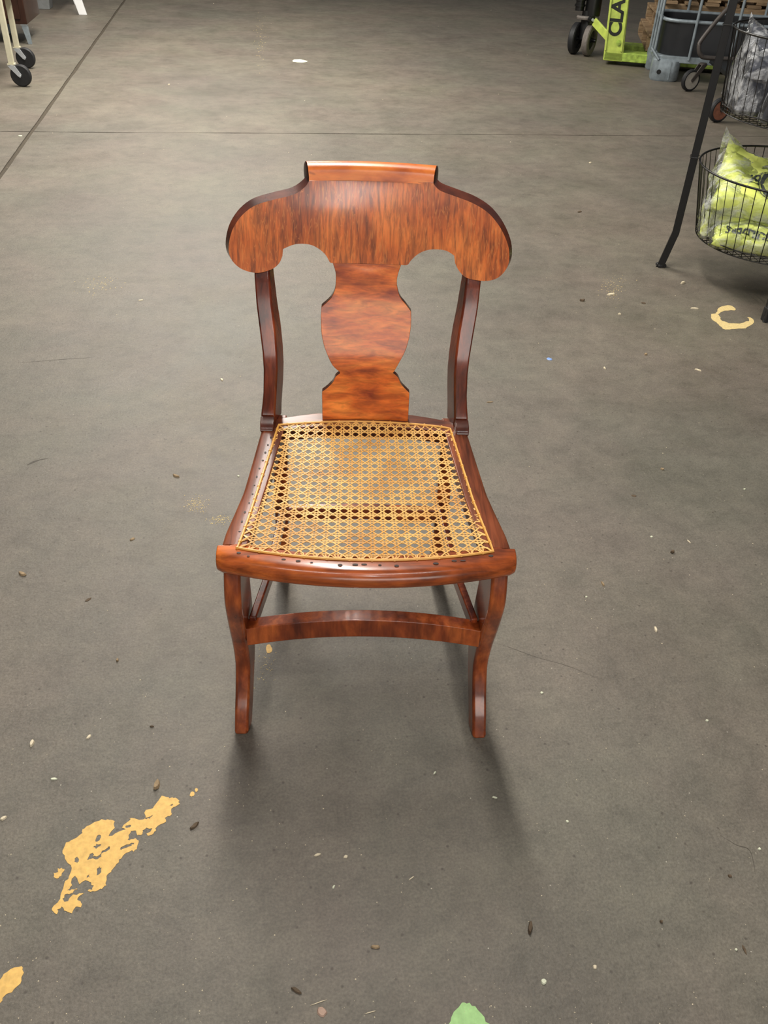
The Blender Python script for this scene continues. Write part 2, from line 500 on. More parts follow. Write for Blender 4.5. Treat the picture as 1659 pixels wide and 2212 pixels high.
main = z7([(1125, 310), (1175, 322), (1215, 320), (1262, 345), (1255, 385), (1205, 410), (1200, 460), (1150, 490), (1145, 530), (1085, 560),
           (1060, 610), (1025, 638), (1000, 625), (1040, 585), (990, 580), (955, 605), (950, 630), (915, 635), (905, 600), (865, 600), (845, 640),
           (850, 675), (905, 660), (928, 700), (900, 765), (850, 770), (780, 830), (745, 880), (705, 930), (660, 985), (650, 1050), (600, 1090),
           (545, 1105), (505, 1100), (545, 1075), (525, 1035), (480, 1020), (425, 1040), (400, 975), (375, 1000), (365, 1060), (340, 1085), (345, 1100),
           (415, 1078), (370, 1115), (320, 1135), (295, 1165), (330, 1185), (370, 1140), (460, 1122), (420, 1160), (440, 1200), (450, 1235), (400, 1235), (370, 1280),
           (320, 1275), (290, 1240), (255, 1255), (235, 1290), (198, 1270), (215, 1225), (255, 1190), (285, 1110), (310, 1030), (345, 985),
           (365, 910), (325, 850), (295, 790), (325, 700), (380, 675), (450, 620), (470, 575), (540, 545), (620, 508), (680, 512), (722, 520), (720, 570), (700, 610),
           (680, 645), (760, 610), (810, 590), (790, 570), (850, 520), (865, 490), (960, 505), (985, 480), (985, 430), (1040, 410), (1080, 360)])
mholes = [z7(h) for h in (
    [(570, 650), (600, 632), (612, 655), (580, 688)],
    [(552, 735), (580, 712), (608, 715), (580, 745)],
    [(395, 850), (405, 820), (422, 818), (420, 855), (408, 866)],
    [(495, 845), (525, 792), (550, 790), (560, 815), (610, 785), (660, 745), (685, 735), (670, 760), (625, 790), (600, 825), (540, 835)],
    [(765, 755), (800, 730), (845, 712), (880, 698), (875, 718), (830, 735), (790, 758)],
    [(575, 970), (585, 920), (605, 900), (612, 925), (590, 965)],
    [(985, 500), (1020, 475), (1050, 468), (1030, 488), (1000, 503)],
    [(820, 575), (835, 548), (860, 550), (845, 575)],
    [(1185, 390), (1200, 376), (1212, 380), (1200, 392)],
    [(495, 975), (510, 968), (515, 980), (503, 988)],
)]
floor_patch('paint_mark', main, M['yellow_paint'], mholes)
floor_patch('paint_mark', z7([(222, 985), (225, 955), (250, 940), (250, 915), (295, 912), (300, 940), (275, 970), (245, 995)]), M['yellow_paint'], seed=3)
floor_patch('paint_mark', z7([(1355, 300), (1370, 272), (1395, 280), (1385, 305), (1365, 312)]), M['yellow_paint'], seed=4, rough=0.0008)
floor_patch('paint_mark', z7([(1395, 255), (1410, 243), (1420, 262), (1405, 275)]), M['yellow_paint'], seed=5, rough=0.0008)
floor_patch('paint_mark', [(-30, 2135), (0, 2118), (14, 2100), (40, 2088), (50, 2095), (46, 2118), (30, 2140), (12, 2150), (0, 2165), (-30, 2170)], M['yellow_paint'], seed=6)
floor_patch('paint_mark', [(985, 2180), (1000, 2166), (1015, 2168), (1032, 2182), (1050, 2205), (1062, 2230), (960, 2240), (972, 2208)], M['green_paint'], seed=7)
zr = lambda pts: [(1050+x/2.724, 560+y/2.724) for x, y in pts]
floor_patch('paint_mark', zr([(1372, 290), (1405, 272), (1450, 276), (1472, 297), (1430, 303), (1400, 305), (1372, 318), (1376, 345), (1395, 365), (1430, 376),
                              (1480, 380), (1520, 372), (1548, 358), (1540, 340), (1572, 352), (1570, 380), (1535, 402), (1490, 408), (1440, 410),
                              (1405, 415), (1385, 400), (1370, 385), (1345, 365), (1322, 345), (1330, 325), (1355, 315)]), M['pale_paint'], seed=8, rough=0.003)
floor_patch('paint_mark', [(575, 1398), (582, 1392), (588, 1402), (585, 1410), (577, 1410)], M['yellow_paint'], seed=9, rough=0.0005)


def specks(centre_px, spread_px, n, mat, size, seed):
    r_ = random.Random(seed); mb = MB()
    for _ in range(n):
        a = floor_at(centre_px[0]+r_.gauss(0, spread_px[0]), centre_px[1]+r_.gauss(0, spread_px[1]))
        s = size*r_.uniform(0.4, 1.3); t = r_.uniform(0, PI)
        k = 5; vs = []
        for j in range(k):
            q = t+2*PI*j/k; rr_ = s*r_.uniform(0.6, 1.1)
            vs.append((a.x+rr_*math.cos(q), a.y+rr_*math.sin(q), 0.0005))
        top = len(vs); vs += [(x, y, 0.0) for x, y, _ in vs]
        mb.add(vs, [tuple(range(k))]+[(j, (j+1) % k, (j+1) % k+k, j+k) for j in range(k)])
    return mb.build('paint_specks', mat, fl, smooth=0, props={'kind': 'stuff'})


specks((424, 1092), (12, 9), 130, M['pale_paint'], 0.0011, 1)
specks((474, 1122), (13, 5), 110, M['pale_paint'], 0.0011, 2)
specks((1325, 622), (16, 13), 110, M['pale_paint'], 0.0016, 3)
specks((215, 615), (22, 9), 70, M['pale_paint'], 0.0018, 4)
specks((562, 85), (7, 26), 90, M['pale_paint'], 0.004, 5)
specks((570, 1440), (14, 26), 60, M['pale_paint'], 0.0009, 6)


# thin dark cracks and scuff lines as shallow scratches filled with dirt
def crack(px_pts, w, mat=None):
    P = catmull([floor_at(*p) for p in px_pts], 6)
    mb = MB(); L = []; R_ = []
    for i, p in enumerate(P):
        t = (P[min(i+1, len(P)-1)]-P[max(i-1, 0)]).normalized(); s = Vector((-t.y, t.x, 0))
        k = w*math.sin(PI*(i+0.6)/(len(P)+0.2))*(0.7+0.6*noise.noise(p*40))
        L.append((p.x+s.x*k, p.y+s.y*k, 0.0003)); R_.append((p.x-s.x*k, p.y-s.y*k, 0.0003))
    n = len(L)
    mb.add(L+R_, [(i, i+1, n+i+1, n+i) for i in range(n-1)])
    return mb.build('floor_crack', mat or M['stain'], fl, smooth=0)


crack([(40, 784), (90, 780), (140, 776), (205, 772)], 0.0014)
crack([(58, 1005), (80, 995), (105, 990)], 0.0035)
crack([(1068, 1388), (1110, 1402), (1160, 1420), (1230, 1440), (1300, 1470)], 0.0005)
crack([(1552, 1802), (1590, 1825), (1620, 1838), (1632, 1890)], 0.0006)


# ------------------------------------------------------------------ the chair
chair = thing('side_chair', 'reddish-brown wooden chair with scrolled crest, vase-shaped splat and cane seat in the centre', 'chair',
              (0.1406, 0.9561, 0), -0.10858)
ZB = [0.38, 0.43, 0.55, 0.65, 0.737, 0.80, 0.847, 0.9]
YB = [0.350, 0.355, 0.372, 0.405, 0.440, 0.468, 0.493, 0.52]
_zz = np.linspace(0.38, 0.9, 105); _yy = np.interp(_zz, ZB, YB)
_k = np.ones(9)/9; _yp = np.convolve(np.pad(_yy, 4, mode='edge'), _k, 'valid'); _yp[:4] = _yy[:4]; _yp[-4:] = _yy[-4:]


def bow(x): return 0.022*(1-(x/0.24)**2)
def yback(z): return interp(z, _zz, _yp)
def bsurf(x, z, d=0.0): return (x, yback(z)+bow(x)+d, z)


crest_pts = [(-0.1011, 0.8192), (-0.1087, 0.81), (-0.1271, 0.7995), (-0.1577, 0.7929), (-0.1882, 0.7852), (-0.2096, 0.7722), (-0.225, 0.7537),
             (-0.232, 0.735), (-0.2333, 0.7185), (-0.2275, 0.7044), (-0.214, 0.6928), (-0.1957, 0.6867), (-0.1802, 0.6863), (-0.1616, 0.6915),
             (-0.1506, 0.6998), (-0.1452, 0.7109)]
crest_l2 = [(-0.1443, 0.7207), (-0.1271, 0.727), (-0.1115, 0.7283), (-0.0959, 0.7261), (-0.0817, 0.7191), (-0.0722, 0.7108), (-0.0658, 0.7009), (-0.0611, 0.6996)]
crest_r2 = [(0.056, 0.6995), (0.0662, 0.7), (0.0723, 0.7073), (0.0846, 0.7178), (0.1002, 0.7241), (0.1159, 0.7258), (0.1318, 0.7244), (0.1447, 0.7182)]
crest_r = [(0.1468, 0.707), (0.1538, 0.6961), (0.1653, 0.6869), (0.1813, 0.6837), (0.2034, 0.684), (0.2217, 0.6912), (0.2347, 0.7079), (0.2364, 0.7277),
           (0.2305, 0.7466), (0.2169, 0.7674), (0.1973, 0.785), (0.1719, 0.7969), (0.1436, 0.8045), (0.1185, 0.8111), (0.1089, 0.8172), (0.105, 0.8222)]


def cm2(pts, n=4): return [(v.x, v.y) for v in catmull([(a, c_, 0) for a, c_ in pts], n)]


ol = cm2(crest_pts)+cm2(crest_l2)+[(x, 0.6996) for x in np.linspace(-0.0611, 0.056, 12)[1:-1]]+cm2(crest_r2)+cm2(crest_r)
ol += [(x, 0.8222+(0.8192-0.8222)*(0.105-x)/0.2061) for x in np.linspace(0.105, -0.1011, 22)[1:-1]]
TH = 0.019
mb = plate(ol, lambda a, c_: bsurf(a, c_), lambda a, c_: bsurf(a*1.03, 0.70+(c_-0.70)*1.055, TH), 0.010)
edge_material(mb.build('crest_rail', M['crest'], chair, smooth=50, bevel=0.0030, bseg=3), mb.nfront, M['edge'])
# the rolled-over scroll: profile swept across, following the bow of the back
prof = [(-0.0014, 0.8187), (0.0012, 0.8232), (0.0040, 0.8277)]
for i in range(21):                      # tangent to the raked face, then over and down behind
    a = math.radians(152-i*13.5); r_ = 0.0185-0.0035*max(0, (i-10))/10
    prof.append((0.0232+r_*math.cos(a), 0.8243+r_*math.sin(a)))
prof += [(0.018, 0.805), (0.016, 0.795), (0.002, 0.795), (0.0005, 0.8185)]
rings = []
for i in range(25):
    x = -0.1015+0.207*i/24
    rings.append([(x*(1+2.3*max(0, dy-0.002)), yback(0.822)+bow(x)+dy, z+0.002*(1-(x/0.105)**2)) for dy, z in prof])
sc = MB().rings(rings, caps=False)
k = len(prof); sc.build('scroll_top', M['scroll'], chair, smooth=50)
for s_, rg in ((-1, rings[0]), (1, rings[-1])):
    e = MB(); c0 = Vector((0, 0, 0))
    outer = [Vector(p) for p in rg]
    cen = sum(outer, Vector((0, 0, 0)))/len(outer)
    r1 = [p+Vector((s_*0.0006, 0, 0)) for p in outer]; r2 = [p.lerp(cen, 0.12)+Vector((s_*0.0018, 0, 0)) for p in outer]
    e.rings([r1, r2], caps=True)
    e.build('scroll_end', M['endgrain'], chair, smooth=30)

# splat
sl = [(-0.0611, 0.6996), (-0.0561, 0.6854), (-0.0553, 0.6712), (-0.0574, 0.6568), (-0.0653, 0.6436), (-0.0796, 0.6316)]
sl2 = [(-0.0805, 0.6152), (-0.0794, 0.5909), (-0.076, 0.5726), (-0.0694, 0.5541), (-0.0595, 0.534), (-0.0475, 0.5225)]
sl3 = [(-0.0462, 0.520), (-0.0544, 0.5133), (-0.0593, 0.5029), (-0.0692, 0.4924), (-0.0782, 0.4854)]
s_r = [(0.079, 0.4865), (0.0643, 0.5012), (0.057, 0.5150), (0.0480, 0.5225)]
s_r2 = [(0.0500, 0.5255), (0.0591, 0.5436), (0.0682, 0.5632), (0.0739, 0.5851), (0.0762, 0.6066), (0.0754, 0.6277)]
s_r3 = [(0.0652, 0.6392), (0.0551, 0.6507), (0.0497, 0.6678), (0.0502, 0.6822), (0.056, 0.6995)]
spl = cm2(sl)+cm2(sl2)+cm2(sl3)+[(-0.0776, 0.4406)]+[(x, 0.425) for x in np.linspace(-0.0776, 0.079, 14)]+[(0.079, 0.4421)]+cm2(s_r)+cm2(s_r2)+cm2(s_r3)
mb = plate(spl, lambda a, c_: bsurf(a, c_, 0.0012), lambda a, c_: bsurf(a, c_, 0.0135), 0.010)
edge_material(mb.build('splat', M['splat'], chair, smooth=50, bevel=0.0010), mb.nfront, M['edge'])

# back posts
ZO = [0.425, 0.4464, 0.4641, 0.4851, 0.5265, 0.5564, 0.593, 0.635, 0.685, 0.72]
XO = [0.1882, 0.1875, 0.1849, 0.1825, 0.1806, 0.1815, 0.1855, 0.1905, 0.1936, 0.195]
XI = [0.1630, 0.1625, 0.1610, 0.1592, 0.1562, 0.1562, 0.1585, 0.1638, 0.1678, 0.169]
for s_ in (-1, 1):
    rings = []
    for z in np.linspace(0.425, 0.72, 30):
        xo, xi = interp(z, ZO, XO), interp(z, ZO, XI)
        yf = yback(z)+bow(0.175)+0.001
        yf += -0.008*max(0, (0.455-z)/0.03)**2 if z < 0.455 else 0
        if z > 0.68: yf += 0.003
        d = interp(z, [0.425, 0.47, 0.55, 0.65, 0.72], [0.046, 0.040, 0.034, 0.028, 0.014])
        rings.append([(s_*xo, yf, z), (s_*xi, yf, z), (s_*(xi-interp(z, [0.42, 0.5, 0.72], [0.010, 0.0105, 0.006])), yf+d, z), (s_*(xo-0.004), yf+d, z)])
    MB().rings(rings).build('back_post', M['post'], chair, smooth=45, bevel=0.0035, bseg=3)

# small tongues where the posts run on to the side rails
for s_ in (-1, 1):
    rg = []
    for y, z, w in ((0.335, 0.4322, 0.0110), (0.338, 0.4365, 0.0118), (0.346, 0.4415, 0.0122), (0.362, 0.446, 0.0122)):
        xc = s_*0.1752
        rg.append([(xc-w, y, z), (xc+w, y, z), (xc+w, y, 0.428), (xc-w, y, 0.428)])
    MB().rings(rg).build('post_foot', M['edge'], chair, smooth=50, bevel=0.0015)

# seat frame
SZ = 0.431


def xside(y, s_):
    L = [(-0.02, 0.2225), (0.0187, 0.2172), (0.0511, 0.2145), (0.1049, 0.2058), (0.1569, 0.1980), (0.2352, 0.1925), (0.2956, 0.1885), (0.3404, 0.1855), (0.39, 0.184)]
    return s_*interp(y, [a for a, _ in L], [c_ for _, c_ in L])


def cane_x(y, s_):
    if s_ < 0:
        return interp(y, [0.0079, 0.0905, 0.358], [-0.1925, -0.1822, -0.1552])
    return interp(y, [0.0137, 0.1345, 0.3523], [0.1883, 0.1723, 0.1546])


def cane_yf(x): return -0.0138+0.0235*(x/0.19)**2
def cane_yb(x): return 0.3712-0.0165*(x/0.155)**2


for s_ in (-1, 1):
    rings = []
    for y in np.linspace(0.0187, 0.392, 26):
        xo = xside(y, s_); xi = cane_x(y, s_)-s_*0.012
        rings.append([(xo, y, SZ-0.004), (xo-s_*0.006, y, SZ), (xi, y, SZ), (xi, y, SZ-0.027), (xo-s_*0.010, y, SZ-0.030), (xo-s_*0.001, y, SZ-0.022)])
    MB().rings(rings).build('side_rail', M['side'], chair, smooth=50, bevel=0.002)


def front_y(x): return -0.0105-0.0345*(1-(x/0.226)**2)


rings = []
for x in np.linspace(-0.2235, 0.2235, 48):
    fy = front_y(x); e = max(0, (abs(x)-0.214)/0.0095)**2*0.004
    by = 0.0187 if abs(x) > 0.195 else cane_yf(x)+0.013
    pr = [(by, SZ-0.031), (by, SZ)]
    pr += [(fy+0.017+0.002, SZ-0.0005)]
    for i in range(1, 9):
        a = math.radians(90+i*16)
        pr.append((fy+0.018+0.018*math.cos(a), SZ-0.0185+0.0178*math.sin(a)))
    pr += [(fy+0.017, SZ-0.0385)]
    rings.append([(x, y+e*(1 if y < by else 0), z) for y, z in pr])
MB().rings(rings).build('front_rail', M['front'], chair, smooth=50, bevel=0.0025)

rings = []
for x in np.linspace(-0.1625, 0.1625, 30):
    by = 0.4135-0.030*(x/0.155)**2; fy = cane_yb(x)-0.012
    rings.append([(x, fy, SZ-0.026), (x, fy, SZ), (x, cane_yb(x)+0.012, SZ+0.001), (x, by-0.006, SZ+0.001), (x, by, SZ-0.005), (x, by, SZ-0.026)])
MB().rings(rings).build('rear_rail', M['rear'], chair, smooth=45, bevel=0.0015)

# plugged nail holes, small dark knots in the rails
nh = MB(); r_ = random.Random(3)
def dot(mbx, x, y, z, rx, ry):
    k = 8; mbx.add([(x+rx*math.cos(2*PI*j/k), y+ry*math.sin(2*PI*j/k), z+0.0004) for j in range(k)]+[(x, y, z+0.0005)], [(j, (j+1) % k, k) for j in range(k)])
for x in np.arange(-0.19, 0.19, 0.021):
    if r_.random() < 0.75:
        dot(nh, x+r_.uniform(-.006, .006), cane_yf(x)-0.0075-r_.uniform(0, 0.005), SZ, r_.uniform(.0014, .0046), r_.uniform(.0012, .0026))
for y in np.arange(0.05, 0.33, 0.024):
    dot(nh, cane_x(y, -1)-0.006-r_.uniform(0, .003), y, SZ, r_.uniform(.0012, .0024), r_.uniform(.0014, .0032))
nh.build('nail_hole', M['nail'], chair, smooth=0, props={'kind': 'stuff'})

# woven cane
ROW, CS = 0.01818, 0.0161


def sag(x, y):
    u = max(0.0, 1-((y-0.18)/0.185)**2); w = max(0.0, 1-(x/0.18)**2)
    return 0.011*(u**0.8)*(w**0.6) if u > 0 and w > 0 else 0.0


def gpos(i, j):
    y = 0.3514-ROW*j
    x = -0.0007+CS*i*(0.985+0.135*(0.3514-y)/0.327)
    return x, y


def in_cane(x, y, inset=0.0):
    if not (cane_yf(x)+inset < y < cane_yb(x)-inset):
        return False
    return cane_x(y, -1)+inset < x < cane_x(y, 1)-inset


border = []
nF, nS, nB = 23, 20, 20
for i in range(nF+1):
    x = -0.1925+0.3808*i/nF; border.append((x, cane_yf(x)))
for i in range(1, nS+1):
    t = i/nS; y = 0.0137+t*(0.3523-0.0137); border.append((cane_x(y, 1), y))
for i in range(1, nB+1):
    x = 0.1546-0.3098*i/nB; border.append((x, cane_yb(x)))
for i in range(1, nS):
    y = 0.358-(0.358-0.0079)*i/nS; border.append((cane_x(y, -1), y))
BO = np.array(border)


def strand(fn, t0, t1, dz, wid=0.0021, wave=0.0):
    """ribbon through the inside of the seat, ends pulled into the nearest frame hole"""
    ts = np.linspace(t0, t1, 260)
    pts = [gpos(*fn(t)) for t in ts]
    ins = [p for p in pts if in_cane(p[0], p[1], 0.0075)]
    if len(ins) < 4:
        return
    ins = ins[::3]+([ins[-1]] if len(ins) % 3 != 1 else [])
    def hole(p, q):
        d = np.array(p)-np.array(q); n_ = np.linalg.norm(d); tgt = np.array(p)+d/max(n_, 1e-6)*0.008
        b_ = BO[np.argmin(((BO-tgt)**2).sum(1))]
        return (float(b_[0]), float(b_[1]))
    P = [hole(ins[0], ins[1])]+ins+[hole(ins[-1], ins[-2])]
    L = []
    n = len(P)
    for i, (x, y) in enumerate(P):
        z = SZ+0.0008-sag(x, y)+dz
        if i in (0, n-1): z = SZ+0.0004
        L.append(Vector((x, y, z)))
    CB.tube(L, 0, flat=(wid, 0.0007))


CB = MB()
for k in range(-14, 14):
    for o_ in (-0.135, 0.135):
        strand(lambda t, c_=k+0.5+o_: (c_, t), -1.5, 21, 0.0)
for k in range(-1, 21):
    for o_ in (-0.125, 0.125):
        strand(lambda t, c_=k+0.5+o_: (t, c_), -14, 14, 0.0006)
for k in range(-34, 16):
    strand(lambda t, c_=k+0.5: (t+c_, t), -2, 22, 0.0009, 0.0021)
for k in range(-14, 36):
    strand(lambda t, c_=k+0.5: (c_-t, t), -2, 22, 0.0013, 0.0021)
CB.build('cane_weave', M['cane'], chair, smooth=0, props={'kind': 'stuff'})
bt = MB()
lp = [Vector((x, y, SZ+0.0012)) for x, y in border]
bt.tube(lp, 0.0021, seg=6, closed=True)
for i, (x, y) in enumerate(border):
    if i % 2 == 0:
        t = Vector((border[(i+1) % len(border)][0]-border[i-1][0], border[(i+1) % len(border)][1]-border[i-1][1], 0)).normalized()
        bt.tube([Vector((x, y, SZ+0.0012))-t*0.0013, Vector((x, y, SZ+0.0012))+t*0.0013], 0.0029, seg=6)
bt.build('cane_binding', M['cane_bind'], chair, smooth=40)

# legs
ZF = [0.0, 0.04, 0.08, 0.13, 0.19, 0.25, 0.32, 0.355, 0.398]
YFf = [0.016, 0.027, 0.043, 0.052, 0.040, 0.018, -0.007, -0.011, -0.001]
YFb = [0.046, 0.066, 0.084, 0.098, 0.098, 0.088, 0.072, 0.066, 0.064]
for s_ in (-1, 1):
    rings = []
    fo = 0.010 if s_ < 0 else 0.018      # the feet run forward a little, the right one more
    cf = catmull([(0, a-fo*max(0, 1-z/0.12), z) for a, z in zip(YFf, ZF)], 5); cb_ = catmull([(0, a-fo*max(0, 1-z/0.12), z) for a, z in zip(YFb, ZF)], 5)
    for a, c_ in zip(cf, cb_):
        z = a.z; xo = interp(z, [0, 0.13, 0.26, 0.4], [0.2255, 0.2205, 0.2185, 0.2150]); xi = interp(z, [0, 0.13, 0.26, 0.4], [0.2010, 0.1945, 0.1920, 0.1895])
        rings.append([(s_*xo, a.y, z), (s_*xi, a.y, z), (s_*(xi-0.0055), c_.y, z), (s_*(xo-0.003), c_.y, z)])
    MB().rings(rings).build('leg', M['leg'], chair, smooth=45, bevel=0.0055, bseg=3)
for s_ in (-1, 1):
    rings = []
    for z in np.linspace(0, 0.402, 16):
        yf = 0.352+0.085*(1-z/0.402)**1.8; d = 0.024+0.018*z/0.402; xc = 0.165-0.012*(z/0.4)
        rings.append([(s_*(xc+0.013), yf, z), (s_*(xc-0.013), yf, z), (s_*(xc-0.013), yf+d, z), (s_*(xc+0.013), yf+d, z)])
    MB().rings(rings).build('leg', M['leg'], chair, smooth=45, bevel=0.003)

# stretchers
rings = []
for x in np.linspace(-0.193, 0.193, 26):
    q = 1-(x/0.185)**2; z = 0.2455+0.0215*q
    y0 = 0.028
    rings.append([(x, y0, z), (x, y0+0.024, z+0.001), (x, y0+0.024, z-0.036), (x, y0, z-0.0385)])
MB().rings(rings).build('stretcher', M['leg'], chair, smooth=45, bevel=0.0018)
for s_ in (-1, 1):
    P = [Vector((s_*0.183, 0.045, 0.243)), Vector((s_*0.165, 0.16, 0.243)), Vector((s_*0.151, 0.372, 0.243))]
    MB().tube(P, 0, flat=(0.013, 0.024)).build('stretcher', M['post'], chair, smooth=40, bevel=0.003)
MB().tube([(-0.158, 0.375, 0.218), (0, 0.382, 0.218), (0.158, 0.375, 0.218)], 0, flat=(0.016, 0.03)).build('stretcher', M['leg'], chair, smooth=40, bevel=0.003)


# ------------------------------------------------------------------ casters and wheels
def caster(parent, x, y, dia, wid, ang, offs, fork_mat, tyre, hub, plate_z, hubr=0.35):
    """swivel caster: wheel centre trails the swivel by offs along ang"""
    d = Vector((math.cos(ang), math.sin(ang), 0)); ax = Vector((-d.y, d.x, 0)); r_ = dia/2
    c = Vector((x, y, r_)); sw = c-d*offs
    prof = [(r_*hubr, -wid/2), (r_*0.9, -wid/2), (r_, -wid*0.3), (r_, wid*0.3), (r_*0.9, wid/2), (r_*hubr, wid/2)]
    w = MB().disc_wheel(c, ax, prof).build('wheel', tyre, parent, smooth=40)
    MB().disc_wheel(c, ax, [(0.002, -wid*0.42), (r_*hubr, -wid*0.40), (r_*hubr, wid*0.40), (0.002, wid*0.42)]).build('hub', hub, w, smooth=40)
    f = MB()
    for s_ in (-1, 1):
        o_ = ax*s_*(wid/2+0.004)
        a = sw+o_; top = plate_z-0.006
        pts = [a+Vector((0, 0, top))-Vector((0, 0, a.z))-d*0.022, a+Vector((0, 0, top))-Vector((0, 0, a.z))+d*0.022, c+o_+d*0.010+Vector((0, 0, 0.006)),
               c+o_+Vector((0, 0, -0.010)), c+o_-d*0.012+Vector((0, 0, -0.002))]
        n = Vector(ax)*s_*0.003
        f.rings([[p-n for p in pts], [p+n for p in pts]])
    f.tube([sw+Vector((0, 0, plate_z-0.012-sw.z)), sw+Vector((0, 0, plate_z-sw.z))], wid*0.62+0.004, seg=14)
    f.tube([c-ax*(wid/2+0.010), c+ax*(wid/2+0.010)], 0.006, seg=8)
    f.build('fork', fork_mat, parent, smooth=35)
    return sw


# ---- cream cart at the left
cart = thing('service_cart', 'cream metal cart with square legs on black swivel casters, left edge of the floor', 'cart', (0, 0, 0))
legs = []
for x, y in ((-1.395, 6.16), (-1.47, 6.72)):
    sw = caster(cart, x, y, 0.126, 0.030, math.radians(-8), 0.045, M['zinc'], M['rubber'], M['zinc'], 0.126, 0.12)
    legs.append(sw)
for x, y in ((-2.25, 6.20), (-2.27, 6.76)):
    legs.append(caster(cart, x, y, 0.126, 0.030, math.radians(172), 0.045, M['zinc'], M['rubber'], M['zinc'], 0.126, 0.12))
for sw in legs:
    MB().box(sw.x-0.022, sw.x+0.022, sw.y-0.022, sw.y+0.022, 0.122, 0.130).build('caster_plate', M['cream'], cart, smooth=0)
    MB().box(sw.x-0.0165, sw.x+0.0165, sw.y-0.0165, sw.y+0.0165, 0.130, 0.92).build('leg', M['cream'], cart, smooth=0, bevel=0.003)
xs = [s.x for s in legs]; ys = [s.y for s in legs]
for z in (0.46, 0.88):
    MB().box(min(xs), max(xs), min(ys), max(ys), z, z+0.012).build('shelf', M['cream'], cart, smooth=0, bevel=0.002)
    for y in (min(ys), max(ys)):
        MB().box(min(xs), max(xs), y-0.012, y+0.012, z-0.022, z+0.03).build('shelf_rail', M['cream'], cart, smooth=0, bevel=0.002)

# ---- brown cabinet behind it
cab = thing('wooden_cabinet', 'dark brown wooden cabinet raised on grey metal feet behind the cream cart', 'cabinet', (0, 0, 0))
MB().box(-2.75, -1.600, 7.58, 8.1, 0.135, 0.95).build('body', M['cabinet'], cab, smooth=0, bevel=0.004)
MB().box(-2.70, -2.22, 7.568, 7.582, 0.17, 0.92).build('door', M['cabinet'], cab, smooth=0, bevel=0.003)
MB().box(-2.20, -1.64, 7.568, 7.582, 0.17, 0.92).build('door', M['cabinet'], cab, smooth=0, bevel=0.003)
for x, y in ((-1.628, 7.61), (-2.71, 7.61), (-1.86, 8.05), (-2.60, 8.05)):
    rg = []
    for z, w in ((0.0, 0.013), (0.128, 0.021)):
        rg.append([(x+a*w+0.018*(1-z/0.128)*(1 if x > -2 else -1), y+c_*w, z) for a, c_ in ((-1, -1), (1, -1), (1, 1), (-1, 1))])
    ft = MB().rings(rg).build('foot', M['galv'], cab, smooth=0, bevel=0.002)
    MB().box(x-0.023, x+0.023, y-0.023, y+0.023, 0.127, 0.136).build('foot_cap', M['zinc'], ft, smooth=0)

# ---- white splay-legged table far left
tab = thing('white_table', 'small white table with flat splayed legs near the top left corner', 'table', (0, 0, 0))
tc0 = Vector((-1.78, 9.4, 0))
for sx, sy in ((1, -1), (1, 1), (-1, 1), (-1, -1)):
    rr0 = Matrix.Rotation(0.20, 3, 'Z'); piv = Vector((-1.42, 9.08, 0))
    foot = piv+rr0@Vector((0.36*(sx-1), 0.32*(sy+1), 0)); top = piv+rr0@Vector((0.20*sx-0.36, 0.28*sy+0.32, 0.70))
    rg = []
    for p, w in ((foot, 0.034), (top, 0.042)):
        rg.append([p+Vector((a*w, c_*0.014, 0)) for a, c_ in ((-1, -1), (1, -1), (1, 1), (-1, 1))])
    MB().rings(rg).build('leg', M['white_leg'], tab, smooth=0, bevel=0.003)
MB().box(tc0.x-0.42, tc0.x+0.42, tc0.y-0.38, tc0.y+0.38, 0.701, 0.73).build('tabletop', M['white_leg'], tab, smooth=0, bevel=0.004)
MB().box(tc0.x-0.28, tc0.x+0.20, tc0.y-0.29, tc0.y-0.27, 0.60, 0.70).build('apron', M['white_leg'], tab, smooth=0, bevel=0.002)
# grey tub standing under it
tub = thing('grey_tub', 'pale grey plastic tub on the floor beside the white table legs', 'tub', (-1.83, 9.42, 0))
rg = [[(a*w, c_*w, z) for a, c_ in ((-1, -1), (1, -1), (1, 1), (-1, 1))] for z, w in ((0, 0.082), (0.24, 0.10), (0.24, 0.092), (0.02, 0.075))]
MB().rings(rg).build('body', M['grey_tub'], tub, smooth=0, bevel=0.006)
rg = [[(a*w, c_*w, z) for a, c_ in ((-1, -1), (1, -1), (1, 1), (-1, 1))] for z, w in ((0.232, 0.101), (0.232, 0.112), (0.245, 0.112), (0.245, 0.101))]
MB().rings(rg, closed=True).build('rim', M['grey_tub'], tub, smooth=0, bevel=0.002)


# ------------------------------------------------------------------ text
def text_mesh(body, size, bold=0.0, space=1.0):
    cu = bpy.data.curves.new('lettering', 'FONT'); cu.body = body; cu.size = size; cu.align_x = 'CENTER'; cu.align_y = 'CENTER'
    cu.offset = bold; cu.space_character = space
    o = bpy.data.objects.new('lettering', cu); COL.objects.link(o)
    bpy.context.view_layer.update()
    me = bpy.data.meshes.new_from_object(o.evaluated_get(bpy.context.evaluated_depsgraph_get()))
    bpy.data.objects.remove(o); bpy.data.curves.remove(cu)
    return me


def text_obj(name, body, size, mat, parent, fn, bold=0.0, space=1.0, sub=0):
    me = text_mesh(body, size, bold, space)
    bmx = bmesh.new(); bmx.from_mesh(me)
    bmesh.ops.triangulate(bmx, faces=bmx.faces)
    if sub:
        bmesh.ops.subdivide_edges(bmx, edges=bmx.edges, cuts=sub)
    for v in bmx.verts:
        v.co = Vector(fn(v.co.x, v.co.y))
    bmx.to_mesh(me); bmx.free()
    me.materials.clear(); me.materials.append(mat)
    o = bpy.data.objects.new(name, me); COL.objects.link(o); o.parent = parent
    return o


# ---- pallet jack, upper right
jack = thing('pallet_jack', 'lime green pallet jack with black lettering and twin dark steer wheels', 'pallet jack', (2.79, 7.21, 0), -0.385)
